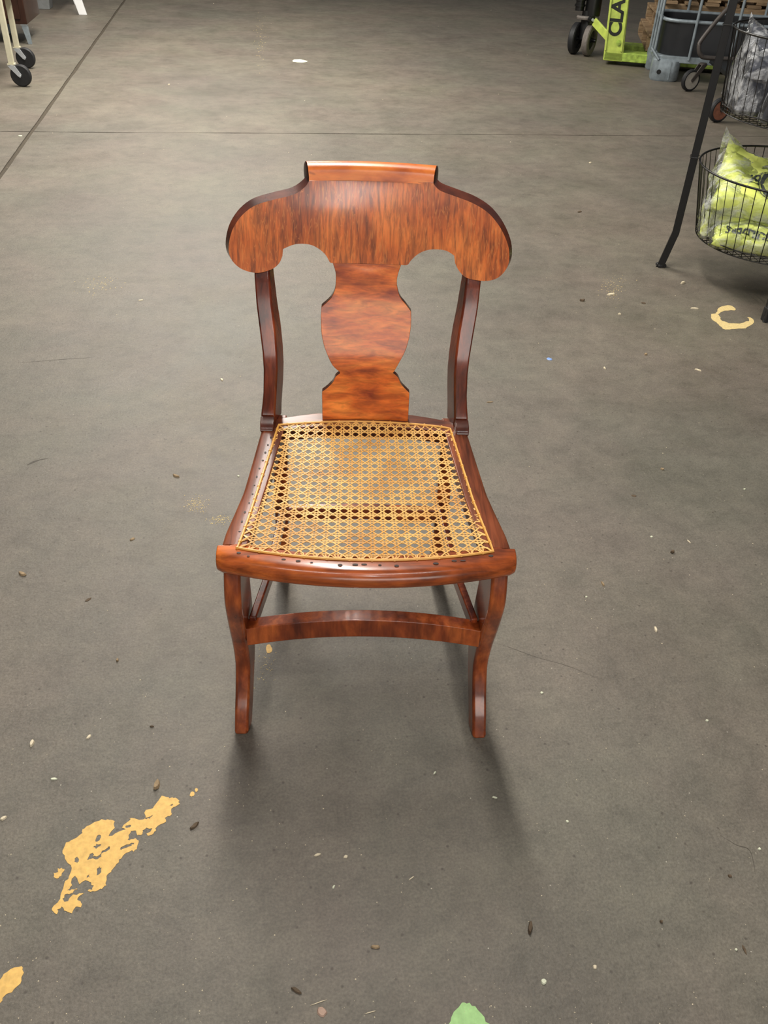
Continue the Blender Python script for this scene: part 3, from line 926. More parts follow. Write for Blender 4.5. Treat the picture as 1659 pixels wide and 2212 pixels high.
# local frame: x to the right along the forks, z up; near fork plate front at y=0
LEAN = -0.062
def jl(x, y, z): return (x+LEAN*z, y, z)
f = MB()
f.add([jl(x, y, z) for z in (0.03, 0.62) for x, y in ((0.0, 0.0), (0.152-0.014*(z > 0.1), 0.0), (0.152-0.014*(z > 0.1), 0.09), (0.0, 0.09))],
      [(0, 1, 2, 3), (4, 7, 6, 5), (0, 4, 5, 1), (1, 5, 6, 2), (2, 6, 7, 3), (3, 7, 4, 0)])
heel = f.build('heel_plate', M['lime'], jack, smooth=0, bevel=0.006)
for x0, w in ((0.002, 0.014), (0.124, 0.014)):
    g = MB()
    g.add([jl(x, y, z) for z in (0.10, 0.61) for x, y in ((x0, -0.010), (x0+w, -0.010), (x0+w, 0.0), (x0, 0.0))],
          [(0, 1, 2, 3), (4, 7, 6, 5), (0, 4, 5, 1), (1, 5, 6, 2), (2, 6, 7, 3), (3, 7, 4, 0)])
    g.build('heel_flange', M['lime'], heel, smooth=0, bevel=0.003)
# near fork and far fork, running right (slightly toward the viewer)
fa = math.atan2(-0.151, 0.366)
for off in (0.0, 0.40):
    P = [Vector((0.0, off+0.075, 0.062)), Vector((1.12, off+0.075, 0.062))]
    MB().tube(P, 0, flat=(0.15, 0.062)).build('fork', M['lime_worn'], jack, smooth=0, bevel=0.006)
MB().box(0.03, 0.11, 0.09, 0.40, 0.04, 0.30).build('cross_member', M['lime_worn'], jack, smooth=0, bevel=0.006)
MB().disc_wheel((0.098, -0.004, 0.158), (0, 1, 0), [(0.001, -0.008), (0.014, -0.008), (0.014, -0.002), (0.021, -0.002), (0.021, 0.006), (0.001, 0.006)], 16).build('bolt', M['lime_worn'], jack, smooth=30)
# lettering, reading upward; local x of the text runs up the plate
text_obj('lettering', 'CLARK', 0.150, M['black_text'], heel, lambda a, c_: jl(0.0685-c_*0.92, -0.0015, 0.405+a*0.92), bold=0.005, space=0.92)
# steer wheels, axle, arm, pump
axd = Vector((0.95, -0.30, 0)).normalized()
wc = Vector((-0.185, 0.345, 0.115))
for k_, off in enumerate((-0.075, 0.045)):
    c = wc+axd*off; r_ = 0.115; w_ = 0.05
    wh = MB().disc_wheel(c, axd, [(r_*0.62, -w_/2), (r_*0.93, -w_/2), (r_, -w_*0.35), (r_, w_*0.35), (r_*0.93, w_/2), (r_*0.62, w_/2)]).build('wheel', M['rubber'] if k_ == 0 else M['greyrubber'], jack, smooth=40)
    MB().disc_wheel(c, axd, [(0.02, -w_*0.3), (r_*0.6, -w_*0.2), (r_*0.64, w_*0.2), (0.02, w_*0.34)]).build('hub', M['rubber'], wh, smooth=40)
    MB().disc_wheel(c, axd, [(0.001, -w_*0.5), (0.02, -w_*0.5), (0.02, w_*0.5), (0.001, w_*0.5)], 12).build('axle_cap', M['black'], wh, smooth=30)
MB().tube([wc-axd*0.11, wc+axd*0.10], 0.014, 10).build('axle', M['black'], jack)
MB().tube([wc+Vector((0, 0, 0.0)), wc+Vector((0.0, 0.02, 0.20))], 0.05, 14).build('steer_column', M['black'], jack)
MB().disc_wheel(wc+Vector((0.0, 0.0, 0.155)), (0, 0.05, 1), [(0.001, -0.012), (0.085, -0.012), (0.09, 0.0), (0.085, 0.012), (0.001, 0.012)]).build('turntable', M['greyrubber'], jack)
pm_ = MB()
pm_.tube([wc+Vector((0.03, 0.02, 0.17)), wc+Vector((0.03, 0.02, 0.45))], 0.062, 18)
pm_.tube([wc+Vector((-0.075, 0.0, 0.20)), wc+Vector((-0.075, 0.0, 0.42))], 0.035, 12)
for z in (0.23, 0.27, 0.31):
    pm_.tube([wc+Vector((-0.075, 0.0, z)), wc+Vector((-0.075, 0.0, z+0.014))], 0.043, 12)
pm_.build('pump', M['black'], jack, smooth=35)
P = [Vector((-0.125, 0.20, 0.265)), Vector((0.03, 0.06, 0.165))]
MB().tube(P, 0, flat=(0.016, 0.06)).build('link_arm', M['lime'], jack, smooth=0, bevel=0.004)
MB().disc_wheel((-0.145, 0.215, 0.272), (0.5, -0.86, 0), [(0.001, -0.02), (0.028, -0.02), (0.028, 0.015), (0.001, 0.015)], 16).build('pivot', M['black'], jack)
MB().disc_wheel((-0.135, 0.190, 0.275), (0.5, -0.86, 0), [(0.001, -0.008), (0.011, -0.008), (0.011, 0.006), (0.001, 0.006)], 12).build('pivot_pin', M['zinc'], jack)


# ---- weathered pallets on the forks
PN = ['bottom', 'second', 'third', 'top']
def pallet(x, y, z, idx, rz, label):
    t = thing('wooden_pallet', label, 'pallet', (x, y, z), rz, None)
    r_ = random.Random(20+idx)
    for i in range(3):
        yy = i*0.40
        MB().box(0, 1.2, yy, yy+0.04, 0.018, 0.098).build('stringer', M['pallet'], t, smooth=0, bevel=0.002)
    for i in range(8):
        xx = 0.004+i*0.156+r_.uniform(-.004, .004)
        a = r_.uniform(-0.03, 0.02)
        MB().box(xx, xx+0.10, -0.02+a, 0.86+a+r_.uniform(0, .02), 0.0985, 0.1165).build('deck_board', M['pallet'], t, smooth=0, bevel=0.002)
    for i in range(4):
        xx = 0.004+i*0.365
        MB().box(xx, xx+0.10, -0.01, 0.85, 0.0, 0.0175).build('bottom_board', M['pallet'], t, smooth=0, bevel=0.002)
    return t


plz = 0.095
for i in range(4):
    pallet(3.20+(-0.06, 0.03, 0.0, -0.03)[i], 7.26+(0, .03, -.02, .01)[i], plz+i*0.1175, i, -0.30+(0, .04, -.03, .02)[i],
           f'weathered wooden pallet, {PN[i]} of the stack behind the metal cage')

# ---- galvanised cage with black lower panels
tank = thing('metal_cage', 'galvanised tube cage with black lower panels and grey corner feet, beside the pallet jack', 'cage', (2.955, 6.64, 0), -0.30)
def rrect(x0, x1, y0, y1, r_, z, n=5):
    out = []
    for cx_, cy_, a0 in ((x1-r_, y0+r_, -90), (x1-r_, y1-r_, 0), (x0+r_, y1-r_, 90), (x0+r_, y0+r_, 180)):
        for i in range(n+1):
            a = math.radians(a0+90*i/n); out.append((cx_+r_*math.cos(a), cy_+r_*math.sin(a), z))
    return out
CW, CD = 1.06, 0.56
MB().rings([rrect(0.03, CW-0.03, 0.02, CD-0.02, 0.12, 0.17), rrect(0.03, CW-0.03, 0.02, CD-0.02, 0.12, 0.385),
            rrect(0.036, CW-0.036, 0.026, CD-0.026, 0.115, 0.385), rrect(0.036, CW-0.036, 0.026, CD-0.026, 0.115, 0.17)], closed=True).build('side_panel', M['tank'], tank, smooth=40)
MB().rings([rrect(0.01, CW-0.01, 0.0, CD, 0.07, 0.125), rrect(0.01, CW-0.01, 0.0, CD, 0.07, 0.168), rrect(0.05, CW-0.05, 0.04, CD-0.04, 0.06, 0.168), rrect(0.05, CW-0.05, 0.04, CD-0.04, 0.06, 0.125)], closed=True).build('base_rim', M['galv'], tank, smooth=40, bevel=0.004)
for fx, fy in ((0.0, -0.012), (CW-0.2, -0.012), (0.0, CD-0.16), (CW-0.2, CD-0.16)):
    ft = MB().rings([rrect(fx+0.006, fx+0.192, fy+0.006, fy+0.16, 0.05, 0.0), rrect(fx, fx+0.2, fy, fy+0.17, 0.05, 0.012), rrect(fx, fx+0.2, fy, fy+0.17, 0.05, 0.135), rrect(fx+0.01, fx+0.19, fy+0.01, fy+0.16, 0.045, 0.147)]).build('corner_foot', M['galv'], tank, smooth=40)
    MB().disc_wheel((fx+0.052, fy-0.0005, 0.062), (0, 1, 0), [(0.001, -0.001), (0.016, -0.001), (0.016, 0.004), (0.001, 0.004)], 14).build('foot_hole', M['black'], ft, smooth=0)
    MB().box(fx+0.125, fx+0.131, fy-0.004, fy+0.002, 0.015, 0.132).build('foot_rib', M['galv'], ft, smooth=0)
for z in (0.39, 0.64):
    MB().tube(rrect(0.02, CW-0.02, 0.01, CD-0.01, 0.13, z), 0.0125, 10, closed=True).build('cage_rail', M['galv'], tank, smooth=50)
for x in (0.245, 0.53, 0.815):
    for y in (-0.004, CD+0.004):
        MB().tube([(x, y, 0.15), (x, y, 0.66)], 0.0105, 8).build('cage_bar', M['galv'], tank, smooth=50)
for y in (0.10, 0.26, 0.42):
    for x in (0.005, CW-0.005):
        MB().tube([(x, y, 0.15), (x, y, 0.66)], 0.0105, 8).build('cage_bar', M['galv'], tank, smooth=50)
MB().tube([(-0.03, 0.03, 0.21), (0.035, -0.008, 0.14)], 0.010, 8).build('corner_brace', M['galv'], tank, smooth=50)

# ---- low dolly with bent tube handle
dolly = thing('platform_dolly', 'low brown steel dolly with bent tube handle on casters, behind the basket rack', 'dolly', (0, 0, 0))
for x, y, hub in ((3.104, 6.29, M['hub']), (2.905, 5.41, M['rust_hub'])):
    sw = caster(dolly, x, y, 0.140, 0.034, math.radians(192), 0.075, M['brown_steel'], M['rubber'], hub, 0.178, 0.80)
for x, y in ((3.86, 6.12), (3.66, 5.26)):
    caster(dolly, x, y, 0.140, 0.034, math.radians(12), 0.05, M['brown_steel'], M['rubber'], M['hub'], 0.178, 0.80)
dk = [(3.22, 6.31), (3.02, 5.36), (3.66, 5.20), (3.86, 6.18)]
MB().rings([[(x, y, z) for x, y in dk] for z in (0.178, 0.205)]).build('deck', M['black'], dolly, smooth=0, bevel=0.004)
P = catmull([(3.42, 6.34, 0.60), (3.28, 6.33, 0.52), (3.13, 6.31, 0.33), (3.115, 6.30, 0.27), (3.14, 6.295, 0.228), (3.19, 6.29, 0.214), (3.40, 6.26, 0.212), (3.70, 6.20, 0.212)], 5)
MB().tube(P, 0.015, 10).build('handle_tube', M['brown_steel'], dolly, smooth=50)

# ------------------------------------------------------------------ black basket rack, right edge
RC = Vector((1.915, 2.93, 0))
rack = thing('basket_rack', 'black metal rack with flat bar legs holding two round wire baskets', 'rack', RC)
la = [math.atan2(0.156, -0.303), math.atan2(-0.31, -0.13)]
la += [la[0]+PI, la[1]+PI]
for a in la:
    d = Vector((math.cos(a), math.sin(a), 0)); tng = Vector((-d.y, d.x, 0))
    rg = []
    for r_, z in ((0.374, 0.0), (0.369, 0.01), (0.350, 0.11), (0.344, 0.14), (0.344, 0.42), (0.344, 1.15), (0.338, 1.2)):
        w, t_ = 0.0155, 0.0135
        c = d*r_+Vector((0, 0, z))
        rg.append([c+tng*w*sa+d*t_*sb for sa, sb in ((-1, -1), (1, -1), (1, 1), (-1, 1))])
    lg = MB().rings(rg).build('leg', M['black'], rack, smooth=0, bevel=0.0015)
    c = d*0.369
    MB().box(c.x-0.0165, c.x+0.0165, c.y-0.0165, c.y+0.0165, 0.0, 0.012 if a != la[1] else 0.05).build('foot_tip', M['rubber'], lg, smooth=0, bevel=0.003)
    for z in (0.42, 0.845):
        MB().tube([d*0.327+Vector((0, 0, z))-tng*0.018, d*0.3595+Vector((0, 0, z))-tng*0.018, d*0.3595+Vector((0, 0, z))+tng*0.018, d*0.327+Vector((0, 0, z))+tng*0.018], 0.0016, 5).build('wire_tie', M['wire'], lg, smooth=0)


def circle(r_, z, n=64): return [(r_*math.cos(2*PI*i/n), r_*math.sin(2*PI*i/n), z) for i in range(n)]


def basket(zb, zt, rb, rt_, nw=54):
    rim = MB().tube(circle(rt_, zt), 0.0038, 8, closed=True).build('basket_rim', M['wire'], rack, smooth=50)
    for i in range(nw):
        a = 2*PI*i/nw; d = Vector((math.cos(a), math.sin(a), 0))
        MB().tube([d*rt_+Vector((0, 0, zt)), d*rb+Vector((0, 0, zb)), d*(rb-0.02)+Vector((0, 0, zb-0.002))], 0.0016, 4).build('upright_wire', M['wire'], rim, smooth=0)
    for z in (zb, zb+0.022):
        q = (z-zb)/(zt-zb)
        MB().tube(circle(rb+(rt_-rb)*q, z), 0.0022, 6, closed=True).build('hoop_wire', M['wire'], rim, smooth=0)
    for i in range(-11, 12):
        o_ = i*rb/12; h_ = math.sqrt(rb*rb-o_*o_)
        MB().tube([(-h_, o_, zb), (h_, o_, zb)], 0.0013, 4).build('base_wire', M['wire'], rim, smooth=0)
        MB().tube([(o_, -h_, zb+0.002), (o_, h_, zb+0.002)], 0.0013, 4).build('base_wire', M['wire'], rim, smooth=0)


basket(0.165, 0.415, 0.276, 0.324)
basket(0.595, 0.845, 0.300, 0.324)


# bagged clothes: a folded garment under clear film
def pillow_fn(a, b_, h, seed, tip=0.0):
    def top(u, v, k=1.0, ex=0.0):
        e = max(0.0, (1-abs(u)**5))**0.4*max(0.0, (1-abs(v)**5))**0.4
        w = noise.noise(Vector((u*1.7+seed*3.1, v*1.7, seed)))*0.35+noise.noise(Vector((u*4.5, v*4.5+seed, seed*2.0)))*0.22
        w += abs(noise.noise(Vector((u*3.0+v*4, v*2.0-u, seed+5.0))))*0.30-0.08
        x = u*a*(1+0.10*noise.noise(Vector((v*2, seed, 0)))); y = v*b_*(1+0.10*noise.noise(Vector((u*2, seed, 3))))
        z = h*e*(1+w)*k+ex
        if tip and u < -0.3 and v > 0.3:
            q = ((-u-0.3)/0.7)*((v-0.3)/0.7); z += tip*q*q
        return Vector((x, y, z))
    return top


def pillow_mesh(fn, nu=22, nv=18, under=0.35, grow=1.0, off=0.0):
    mb = MB(); T = []; B_ = []
    for j in range(nv+1):
        for i in range(nu+1):
            u, v = -1+2*i/nu, -1+2*j/nv
            p = fn(u, v); p = Vector((p.x*grow, p.y*grow, p.z+off)); T.append(p)
            q = fn(u, v); e = max(0.0, (1-abs(u)**5))**0.4*max(0.0, (1-abs(v)**5))**0.4
            B_.append(Vector((q.x*grow, q.y*grow, min(q.z, 0)+(q.z if e == 0 else -under*e*0.05)-off*(e > 0)-0.0004)))
    n = len(T); w = nu+1; fs = []
    for j in range(nv):
        for i in range(nu):
            a = j*w+i
            fs.append((a, a+1, a+w+1, a+w)); fs.append((n+a, n+a+w, n+a+w+1, n+a+1))
    per = [i for i in range(w)]+[j*w+nu for j in range(1, nv+1)]+[nv*w+i for i in range(nu-1, -1, -1)]+[j*w for j in range(nv-1, 0, -1)]
    for k in range(len(per)):
        a, c_ = per[k], per[(k+1) % len(per)]
        fs.append((a, c_, n+c_, n+a))
    mb.add(T+B_, fs)
    return mb


def garment(name, label, cat, loc, rot, size, seed, mat, group=None, tip=0.0, texts=()):
    t = thing(name, label, cat, loc, 0, group); t.rotation_euler = rot
    fn = pillow_fn(size[0], size[1], size[2], seed, tip)
    cl = pillow_mesh(fn, 26, 20).build('folded_cloth', mat, t, smooth=60)
    for body, s, cx_, cy_, ang in texts:
        ca, sa = math.cos(ang), math.sin(ang)
        def place(x, y):
            X = cx_+x*ca-y*sa; Y = cy_+x*sa+y*ca
            p = fn(max(-.98, min(.98, X/size[0])), max(-.98, min(.98, Y/size[1])))
            return (p.x, p.y, p.z+0.0022)
        text_obj('print', body, s, M['print'], cl, place, bold=0.0012, sub=1)
    pillow_mesh(pillow_fn(size[0]*1.10, size[1]*1.12, size[2]*1.06, seed+0.15, tip*1.25), 26, 20, off=0.004).build('plastic_bag', M['film'], t, smooth=25)
    return t, fn, cl


R = math.radians
# lower basket, neon shirts
g = 'bagged neon shirts in the lower basket'
garment('bagged_shirt', 'bagged neon yellow shirt with upside-down letters low behind the front wires of lower basket', 'shirt',
        RC+Vector((-0.168, -0.100, 0.205)), (R(32), R(3), R(-26)), (0.112, 0.050, 0.040), 1, M['neon'], g, texts=[('BUILDERS', 0.036, 0.0, -0.004, PI)])
garment('bagged_shirt', 'crumpled bagged neon yellow shirt pressed against the left wall of the lower basket', 'shirt',
        RC+Vector((-0.190, 0.065, 0.200)), (R(4), R(-4), R(66)), (0.115, 0.070, 0.140), 2, M['neon'], g, texts=[('BUILDERS', 0.036, 0.0, 0.0, PI/2)])
garment('bagged_shirt', 'bagged neon yellow shirt lying lowest at the front right of the lower basket', 'shirt',
        RC+Vector((0.045, -0.175, 0.190)), (R(20), R(0), R(6)), (0.115, 0.055, 0.040), 3, M['neon'], g, texts=[('ERS', 0.034, -0.06, -0.01, PI*0.8)])
garment('bagged_shirt', 'bagged neon yellow shirt at the back of the lower basket', 'shirt',
        RC+Vector((0.05, 0.09, 0.190)), (R(6), R(3), R(5)), (0.150, 0.115, 0.15), 4, M['neon'], g)
garment('bagged_shirt', 'bagged neon yellow shirt across the middle of the lower basket, under the topmost one', 'shirt',
        RC+Vector((-0.075, -0.045, 0.255)), (R(24), R(2), R(-22)), (0.175, 0.070, 0.070), 6, M['neon'], g)
tt, fn_, cl_ = garment('bagged_shirt', 'topmost neon yellow shirt of the lower basket, with dark ring emblem and letters RS', 'shirt',
        RC+Vector((-0.055, -0.010, 0.330)), (R(24), R(5), R(-24)), (0.205, 0.130, 0.070), 5, M['neon'], g, tip=0.10, texts=[('RS', 0.050, -0.088, -0.030, R(88))])
# dark ring emblem with a hooked top on that shirt
def emblem(parent, fn, size, cx_, cy_, s):
    def ring(pts, w):
        mb = MB(); L = []
        n = len(pts)
        for i, (x, y) in enumerate(pts):
            a = Vector(pts[min(i+1, n-1)])-Vector(pts[max(i-1, 0)]); a.normalize(); nn = Vector((-a.y, a.x))
            for q in (1, -1):
                X = cx_+(x+nn.x*w*q)*s; Y = cy_+(y+nn.y*w*q)*s
                p = fn(max(-.98, min(.98, X/size[0])), max(-.98, min(.98, Y/size[1])))
                L.append((p.x, p.y, p.z+0.0024))
        mb.add(L, [(2*i, 2*i+1, 2*i+3, 2*i+2) for i in range(n-1)])
        return mb.build('emblem', M['print'], parent, smooth=0)
    ring([(math.cos(R(a)), math.sin(R(a))) for a in range(60, 331, 9)], 0.13)
    ring([(1.28*math.cos(R(a)), 1.28*math.sin(R(a))) for a in range(95, 270, 9)], 0.025)
    ring([(0.5+0.55*math.cos(R(a)), 1.25+0.55*math.sin(R(a))) for a in range(90, 320, 10)], 0.12)
emblem(cl_, fn_, (0.205, 0.130), -0.012, -0.030, 0.052)
# upper basket, dark clothes in clear bags
g = 'bagged dark clothes in the upper basket'
garment('bagged_clothes', 'dark navy clothes in shiny clear bag at the left wall of the upper basket', 'clothes',
        RC+Vector((-0.215, 0.050, 0.625)), (R(0), R(0), R(73)), (0.120, 0.065, 0.150), 11, M['navy'], g)
garment('bagged_clothes', 'dark navy clothes in clear bag low against the front wires of the upper basket', 'clothes',
        RC+Vector((-0.120, -0.150, 0.625)), (R(10), R(2), R(-38)), (0.120, 0.070, 0.120), 12, M['navy'], g)
garment('bagged_clothes', 'topmost dark clothes of the upper basket, clear bag rising to a point', 'clothes',
        RC+Vector((-0.130, 0.000, 0.750)), (R(16), R(4), R(-20)), (0.145, 0.115, 0.055), 13, M['navy'], g, tip=0.07)
garment('bagged_clothes', 'dark navy clothes in clear bag at the back of the upper basket', 'clothes',
        RC+Vector((0.06, 0.13, 0.615)), (R(4), R(2), R(8)), (0.140, 0.100, 0.12), 14, M['navy'], g)


# ------------------------------------------------------------------ small things lying on the floor
def flake(px, py, length, width, ang, h, mat, seed, name, label, cat, curl=0.0, group=None):
    r_ = random.Random(seed); p = floor_at(px, py); n = 9
    ol_ = []
    for i in range(n):
        a = 2*PI*i/n; rr_ = r_.uniform(0.72, 1.1)
        ol_.append((length/2*math.cos(a)*rr_, width/2*math.sin(a)*rr_))
    def zz(x, y): return curl*(abs(x)/(length/2))**2
    vs = [(x, y, 0.0+zz(x, y)) for x, y in ol_]+[(x*0.8, y*0.75, h+zz(x, y)) for x, y in ol_]+[(0, 0, h*1.15)]
    fs = [tuple(reversed(range(n)))]+[(i, (i+1) % n, n+(i+1) % n, n+i) for i in range(n)]+[(n+i, n+(i+1) % n, 2*n) for i in range(n)]
    o = MB().add(vs, fs).build(name, mat, None, smooth=0)
    o.location = (p.x, p.y, 0.0003); o.rotation_euler = (0, 0, ang)
    o['label'] = label; o['category'] = cat
    if group: o['group'] = group
    return o


def px_ang(px, py, deg):
    """direction on the ground that shows at the angle deg (counter-clockwise) in the photograph"""
    a = math.radians(deg); q = floor_at(px+8*math.cos(a), py-8*math.sin(a))-floor_at(px, py)
    return math.atan2(q.y, q.x)


FL = [
    (1187, 776, .020, .015, -30, .0015, 'blue', 'plastic_scrap', 'small pale blue plastic scrap on the floor right of the chair back', 'scrap'),
    (648, 132, .110, .120, 0, .002, 'white', 'paper_scrap', 'torn pale white scrap on the floor beyond the chair, top centre', 'scrap'),
    (44, 294, .022, .010, 0, .003, 'white', 'paper_scrap', 'tiny bright white scrap beside the joint crossing at the left', 'scrap'),
    (365, 183, .018, .010, 20, .004, 'chip', 'wood_chip', 'small pale chip left of the white scrap, upper left floor', 'chip'),
    (304, 649, .016, .007, 5, .002, 'chip', 'wood_chip', 'pale chip on the floor left of the splat, above the others', 'chip'),
    (479, 821, .015, .007, -55, .003, 'chip', 'wood_chip', 'cream chip on the floor left of the lower back post', 'chip'),
    (380, 1029, .019, .007, -18, .004, 'leaf', 'wood_chip', 'greyish bark chip on the floor left of the seat', 'chip'),
    (515, 1029, .006, .005, 0, .002, 'white', 'wood_chip', 'tiny white crumb right against the left seat rail', 'chip'),
    (48, 1241, .022, .009, -28, .004, 'leaf', 'dry_leaf', 'curled tan dry leaf near the left edge, level with the seat front', 'leaf'),
    (286, 1165, .012, .007, 25, .002, 'leaf', 'dry_leaf', 'grey leaf crumb on the floor left of the seat front corner', 'leaf'),
    (190, 1296, .014, .007, 30, .001, 'leaf_dark', 'dry_leaf', 'dark flattened leaf crumb on the left floor', 'leaf'),
    (254, 1427, .007, .005, 80, .003, 'leaf', 'dry_leaf', 'small round brown crumb left of the left front leg', 'leaf'),
    (70, 1606, .013, .007, 70, .004, 'chip', 'wood_chip', 'pale pointed chip at the left, above the yellow paint', 'chip'),
    (192, 1592, .011, .005, 40, .002, 'chip', 'wood_chip', 'pale chip above the yellow paint mark', 'chip'),
    (117, 1683, .013, .004, 0, .002, 'white', 'wood_chip', 'white sliver just above the big yellow paint mark', 'chip'),
    (338, 1697, .017, .010, 70, .005, 'leaf', 'dry_leaf', 'crumpled brown and tan leaf above the right end of the yellow paint', 'leaf'),
    (420, 1785, .016, .007, 38, .003, 'leaf_dark', 'dry_leaf', 'dark curled leaf right of the yellow paint mark', 'leaf'),
    (328, 1570, .003, .008, 80, .002, 'leaf_dark', 'dry_leaf', 'tiny dark crumb above the tan leaf', 'leaf'),
    (8, 1768, .010, .006, 30, .003, 'chip', 'wood_chip', 'pale chip on the left frame edge beside the yellow paint', 'chip'),
    (686, 1847, .010, .004, 18, .002, 'chip', 'wood_chip', 'cream chip in front of the chair, left of its twin', 'chip'),
    (747, 1851, .007, .005, 20, .002, 'chip', 'wood_chip', 'short cream chip in front of the chair, right of its twin', 'chip'),
    (721, 1916, .006, .003, 60, .002, 'white', 'wood_chip', 'small white splinter just below the pair of cream chips', 'chip'),
    (889, 1897, .010, .0016, 38, .001, 'chip', 'wood_splinter', 'thin pale splinter in front of the chair, centre', 'splinter'),
    (939, 1670, .007, .003, 50, .002, 'white', 'wood_chip', 'white chip in front of the right front leg', 'chip'),
    (1068, 1723, .008, .003, -10, .002, 'white', 'wood_chip', 'white crumb right of the chair front, below the right foot', 'chip'),
    (1170, 1497, .006, .005, 0, .002, 'white', 'wood_chip', 'bright white crumb right of the right front foot', 'chip'),
    (1416, 1360, .015, .006, -70, .003, 'chip', 'wood_chip', 'long pale chip on the right floor, level with the stretcher', 'chip'),
    (1302, 1262, .015, .005, -60, .003, 'leaf', 'wood_chip', 'brown-grey splinter right of the seat front corner', 'chip'),
    (1266, 1290, .005, .004, 0, .002, 'white', 'wood_chip', 'tiny white crumb beside the brown-grey splinter', 'chip'),
    (1527, 1557, .005, .004, 0, .002, 'white', 'wood_chip', 'tiny white crumb on the right floor above the dark specks', 'chip'),
    (1225, 1775, .005, .004, 0, .002, 'white', 'wood_chip', 'tiny white crumb right of centre in the foreground', 'chip'),
    (1145, 2005, .020, .007, 80, .005, 'leaf_dark', 'dry_leaf', 'dark curled leaf in the right foreground', 'leaf'),
    (1285, 2089, .006, .005, 30, .002, 'chip', 'wood_chip', 'small chip between the dark leaf and the right foreground', 'chip'),
    (1174, 2121, .008, .007, 40, .003, 'white', 'wood_chip', 'bright white chip right of the pale green paint', 'chip'),
    (1590, 2052, .004, .003, 0, .002, 'white', 'wood_chip', 'tiny white crumb at the lower right', 'chip'),
    (1608, 2052, .004, .014, 5, .001, 'leaf_dark', 'dry_leaf', 'dark leaf sliver beside the white crumb at the lower right', 'leaf'),
    (1576, 1893, .006, .005, 0, .002, 'leaf_dark', 'dry_leaf', 'dark round crumb on the right foreground floor', 'leaf'),
    (1640, 1834, .005, .004, 0, .002, 'white', 'wood_chip', 'pale crumb at the right frame edge', 'chip'),
    (1428, 1992, .005, .004, 0, .003, 'leaf_dark', 'dry_leaf', 'small dark crumb above the right foreground chip', 'leaf'),
    (696, 2187, .014, .011, -40, .003, 'pinkchip', 'plaster_chip', 'pinkish chip at the bottom edge in front of the chair', 'chip'),
    (640, 2140, .016, .006, -30, .003, 'leaf_dark', 'dry_leaf', 'dark curled leaf just above the pinkish chip', 'leaf'),
    (688, 2166, .024, .0012, 20, .001, 'chip', 'wood_splinter', 'long thin straw above the pinkish chip', 'splinter'),
    (800, 2187, .016, .0012, 15, .001, 'chip', 'wood_splinter', 'thin straw right of the pinkish chip', 'splinter'),
    (810, 2046, .012, .005, -5, .003, 'leaf', 'dry_leaf', 'tan curled leaf crumb in the foreground centre', 'leaf'),
    (1320, 637, .035, .010, 8, .005, 'chip', 'wood_chip', 'broken pale bark strip between the chair crest and the rack', 'chip'),
    (1474, 612, .026, .008, 20, .006, 'chip', 'wood_chip', 'pale bark strip below the left leg of the basket rack', 'chip'),
    (1338, 679, .010, .008, 0, .004, 'chip', 'wood_chip', 'small pale knot of bark right of the chair post', 'chip'),
    (1500, 667, .028, .007, -5, .004, 'chip', 'wood_chip', 'pale sliver left of the yellow paint ring', 'chip'),
    (1395, 766, .012, .010, 30, .004, 'leaf', 'wood_chip', 'small grey chip below the bark knot on the right', 'chip'),
    (1390, 655, .016, .012, 0, .002, 'leaf_dark', 'dry_leaf', 'dark flattened spot left of the pale sliver', 'leaf'),
    (1257, 650, .018, .012, 0, .005, 'leaf_dark', 'dry_leaf', 'grey-brown pebble left of the broken bark strip', 'pebble'),
    (1508, 800, .020, .006, -20, .003, 'chip', 'wood_chip', 'faint pale chip below the yellow paint ring', 'chip'),
    (1306, 796, .014, .005, -50, .003, 'chip', 'wood_chip', 'thin chip right of the blue scrap', 'chip'),
    (1058, 869, .018, .004, 5, .002, 'leaf', 'wood_splinter', 'grey splinter right of the right back post', 'splinter'),
    (1275, 352, .016, .010, 0, .004, 'chip', 'wood_chip', 'small pale chip on the floor upper right of the crest', 'chip'),
    (1252, 458, .026, .010, 20, .003, 'leaf_dark', 'dry_leaf', 'small dark crumb on the floor right of the crest', 'leaf'),
    (1430, 1014, .010, .007, -20, .003, 'leaf', 'dry_leaf', 'grey crumb on the right floor level with the cane seat', 'leaf'),
    (1608, 1057, .006, .005, 0, .002, 'white', 'wood_chip', 'bright crumb near the right edge, level with the seat', 'chip'),
    (1407, 1160, .006, .005, 0, .002, 'white', 'wood_chip', 'white crumb on the right floor, level with the cane front', 'chip'),
    (1488, 1170, .014, .003, -45, .001, 'chip', 'wood_splinter', 'pale thin splinter right of the white crumb', 'splinter'),
    (1452, 1193, .011, .008, 40, .004, 'leaf_dark', 'dry_leaf', 'dark crumb under the pale thin splinter', 'leaf'),
    (1369, 1071, .012, .009, 0, .0008, 'leaf_dark', 'dry_leaf', 'dark crumbled spot on the floor right of the seat', 'leaf'),
]
for i, (px, py, L_, W_, dg, h_, mk, nm, lb, ct) in enumerate(FL):
    flake(px, py, L_*1.15, W_*1.15, px_ang(px, py, dg), h_, M[mk], 100+i, nm, lb, ct, curl=h_*0.5 if 'leaf' in nm else 0.0)

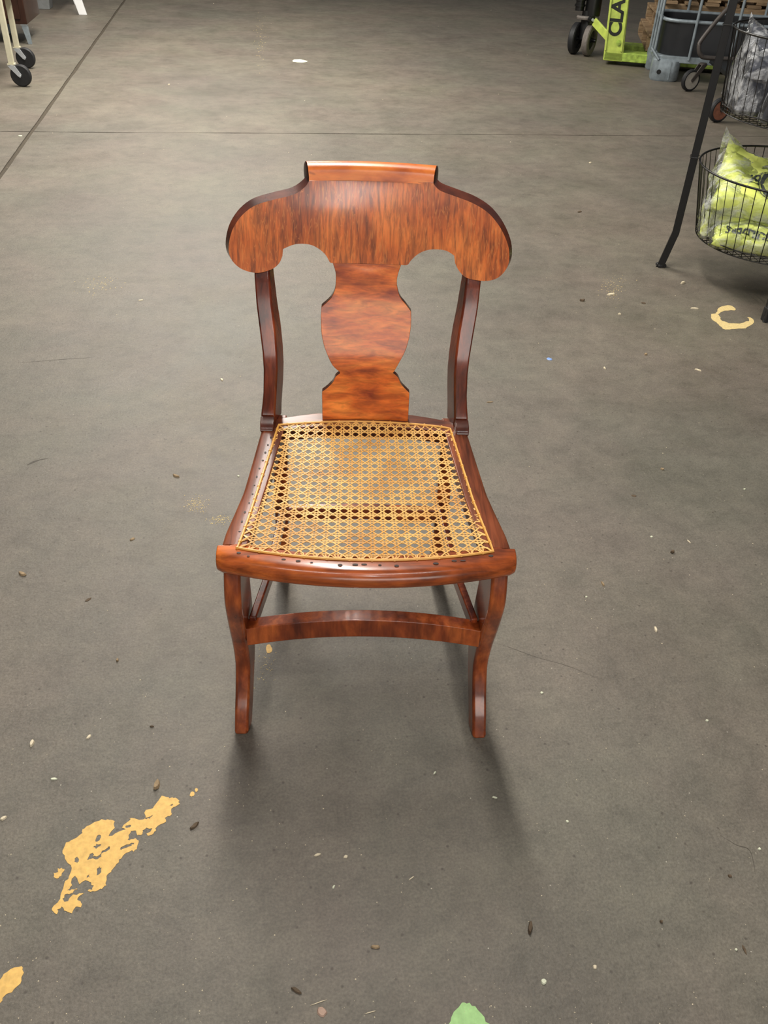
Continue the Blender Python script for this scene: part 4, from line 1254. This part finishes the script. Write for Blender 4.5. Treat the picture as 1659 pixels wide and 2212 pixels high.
# fine grit nobody could count
gb = MB(); r_ = random.Random(11)
for _ in range(800):
    px, py = r_.uniform(0, 1659), 2212*(1-r_.random()**1.5)
    p = floor_at(px, py)
    if math.hypot(p.x-0.14, p.y-1.1) < 0.0: continue
    s = (0.0004+0.0009*r_.random()**2)*(1+p.y*0.25); a = r_.uniform(0, PI); e = r_.uniform(0.5, 1)
    vs = [(p.x+s*math.cos(a+q*PI/2)*(e if q % 2 else 1), p.y+s*math.sin(a+q*PI/2)*(e if q % 2 else 1), 0.0001) for q in range(4)]+[(p.x, p.y, s*0.9)]
    gb.add(vs, [(0, 1, 4), (1, 2, 4), (2, 3, 4), (3, 0, 4), (3, 2, 1, 0)])
gb.build('grit', M['chip'], None, smooth=0, props={'kind': 'stuff', 'label': 'fine pale grit scattered over the concrete floor', 'category': 'grit'})
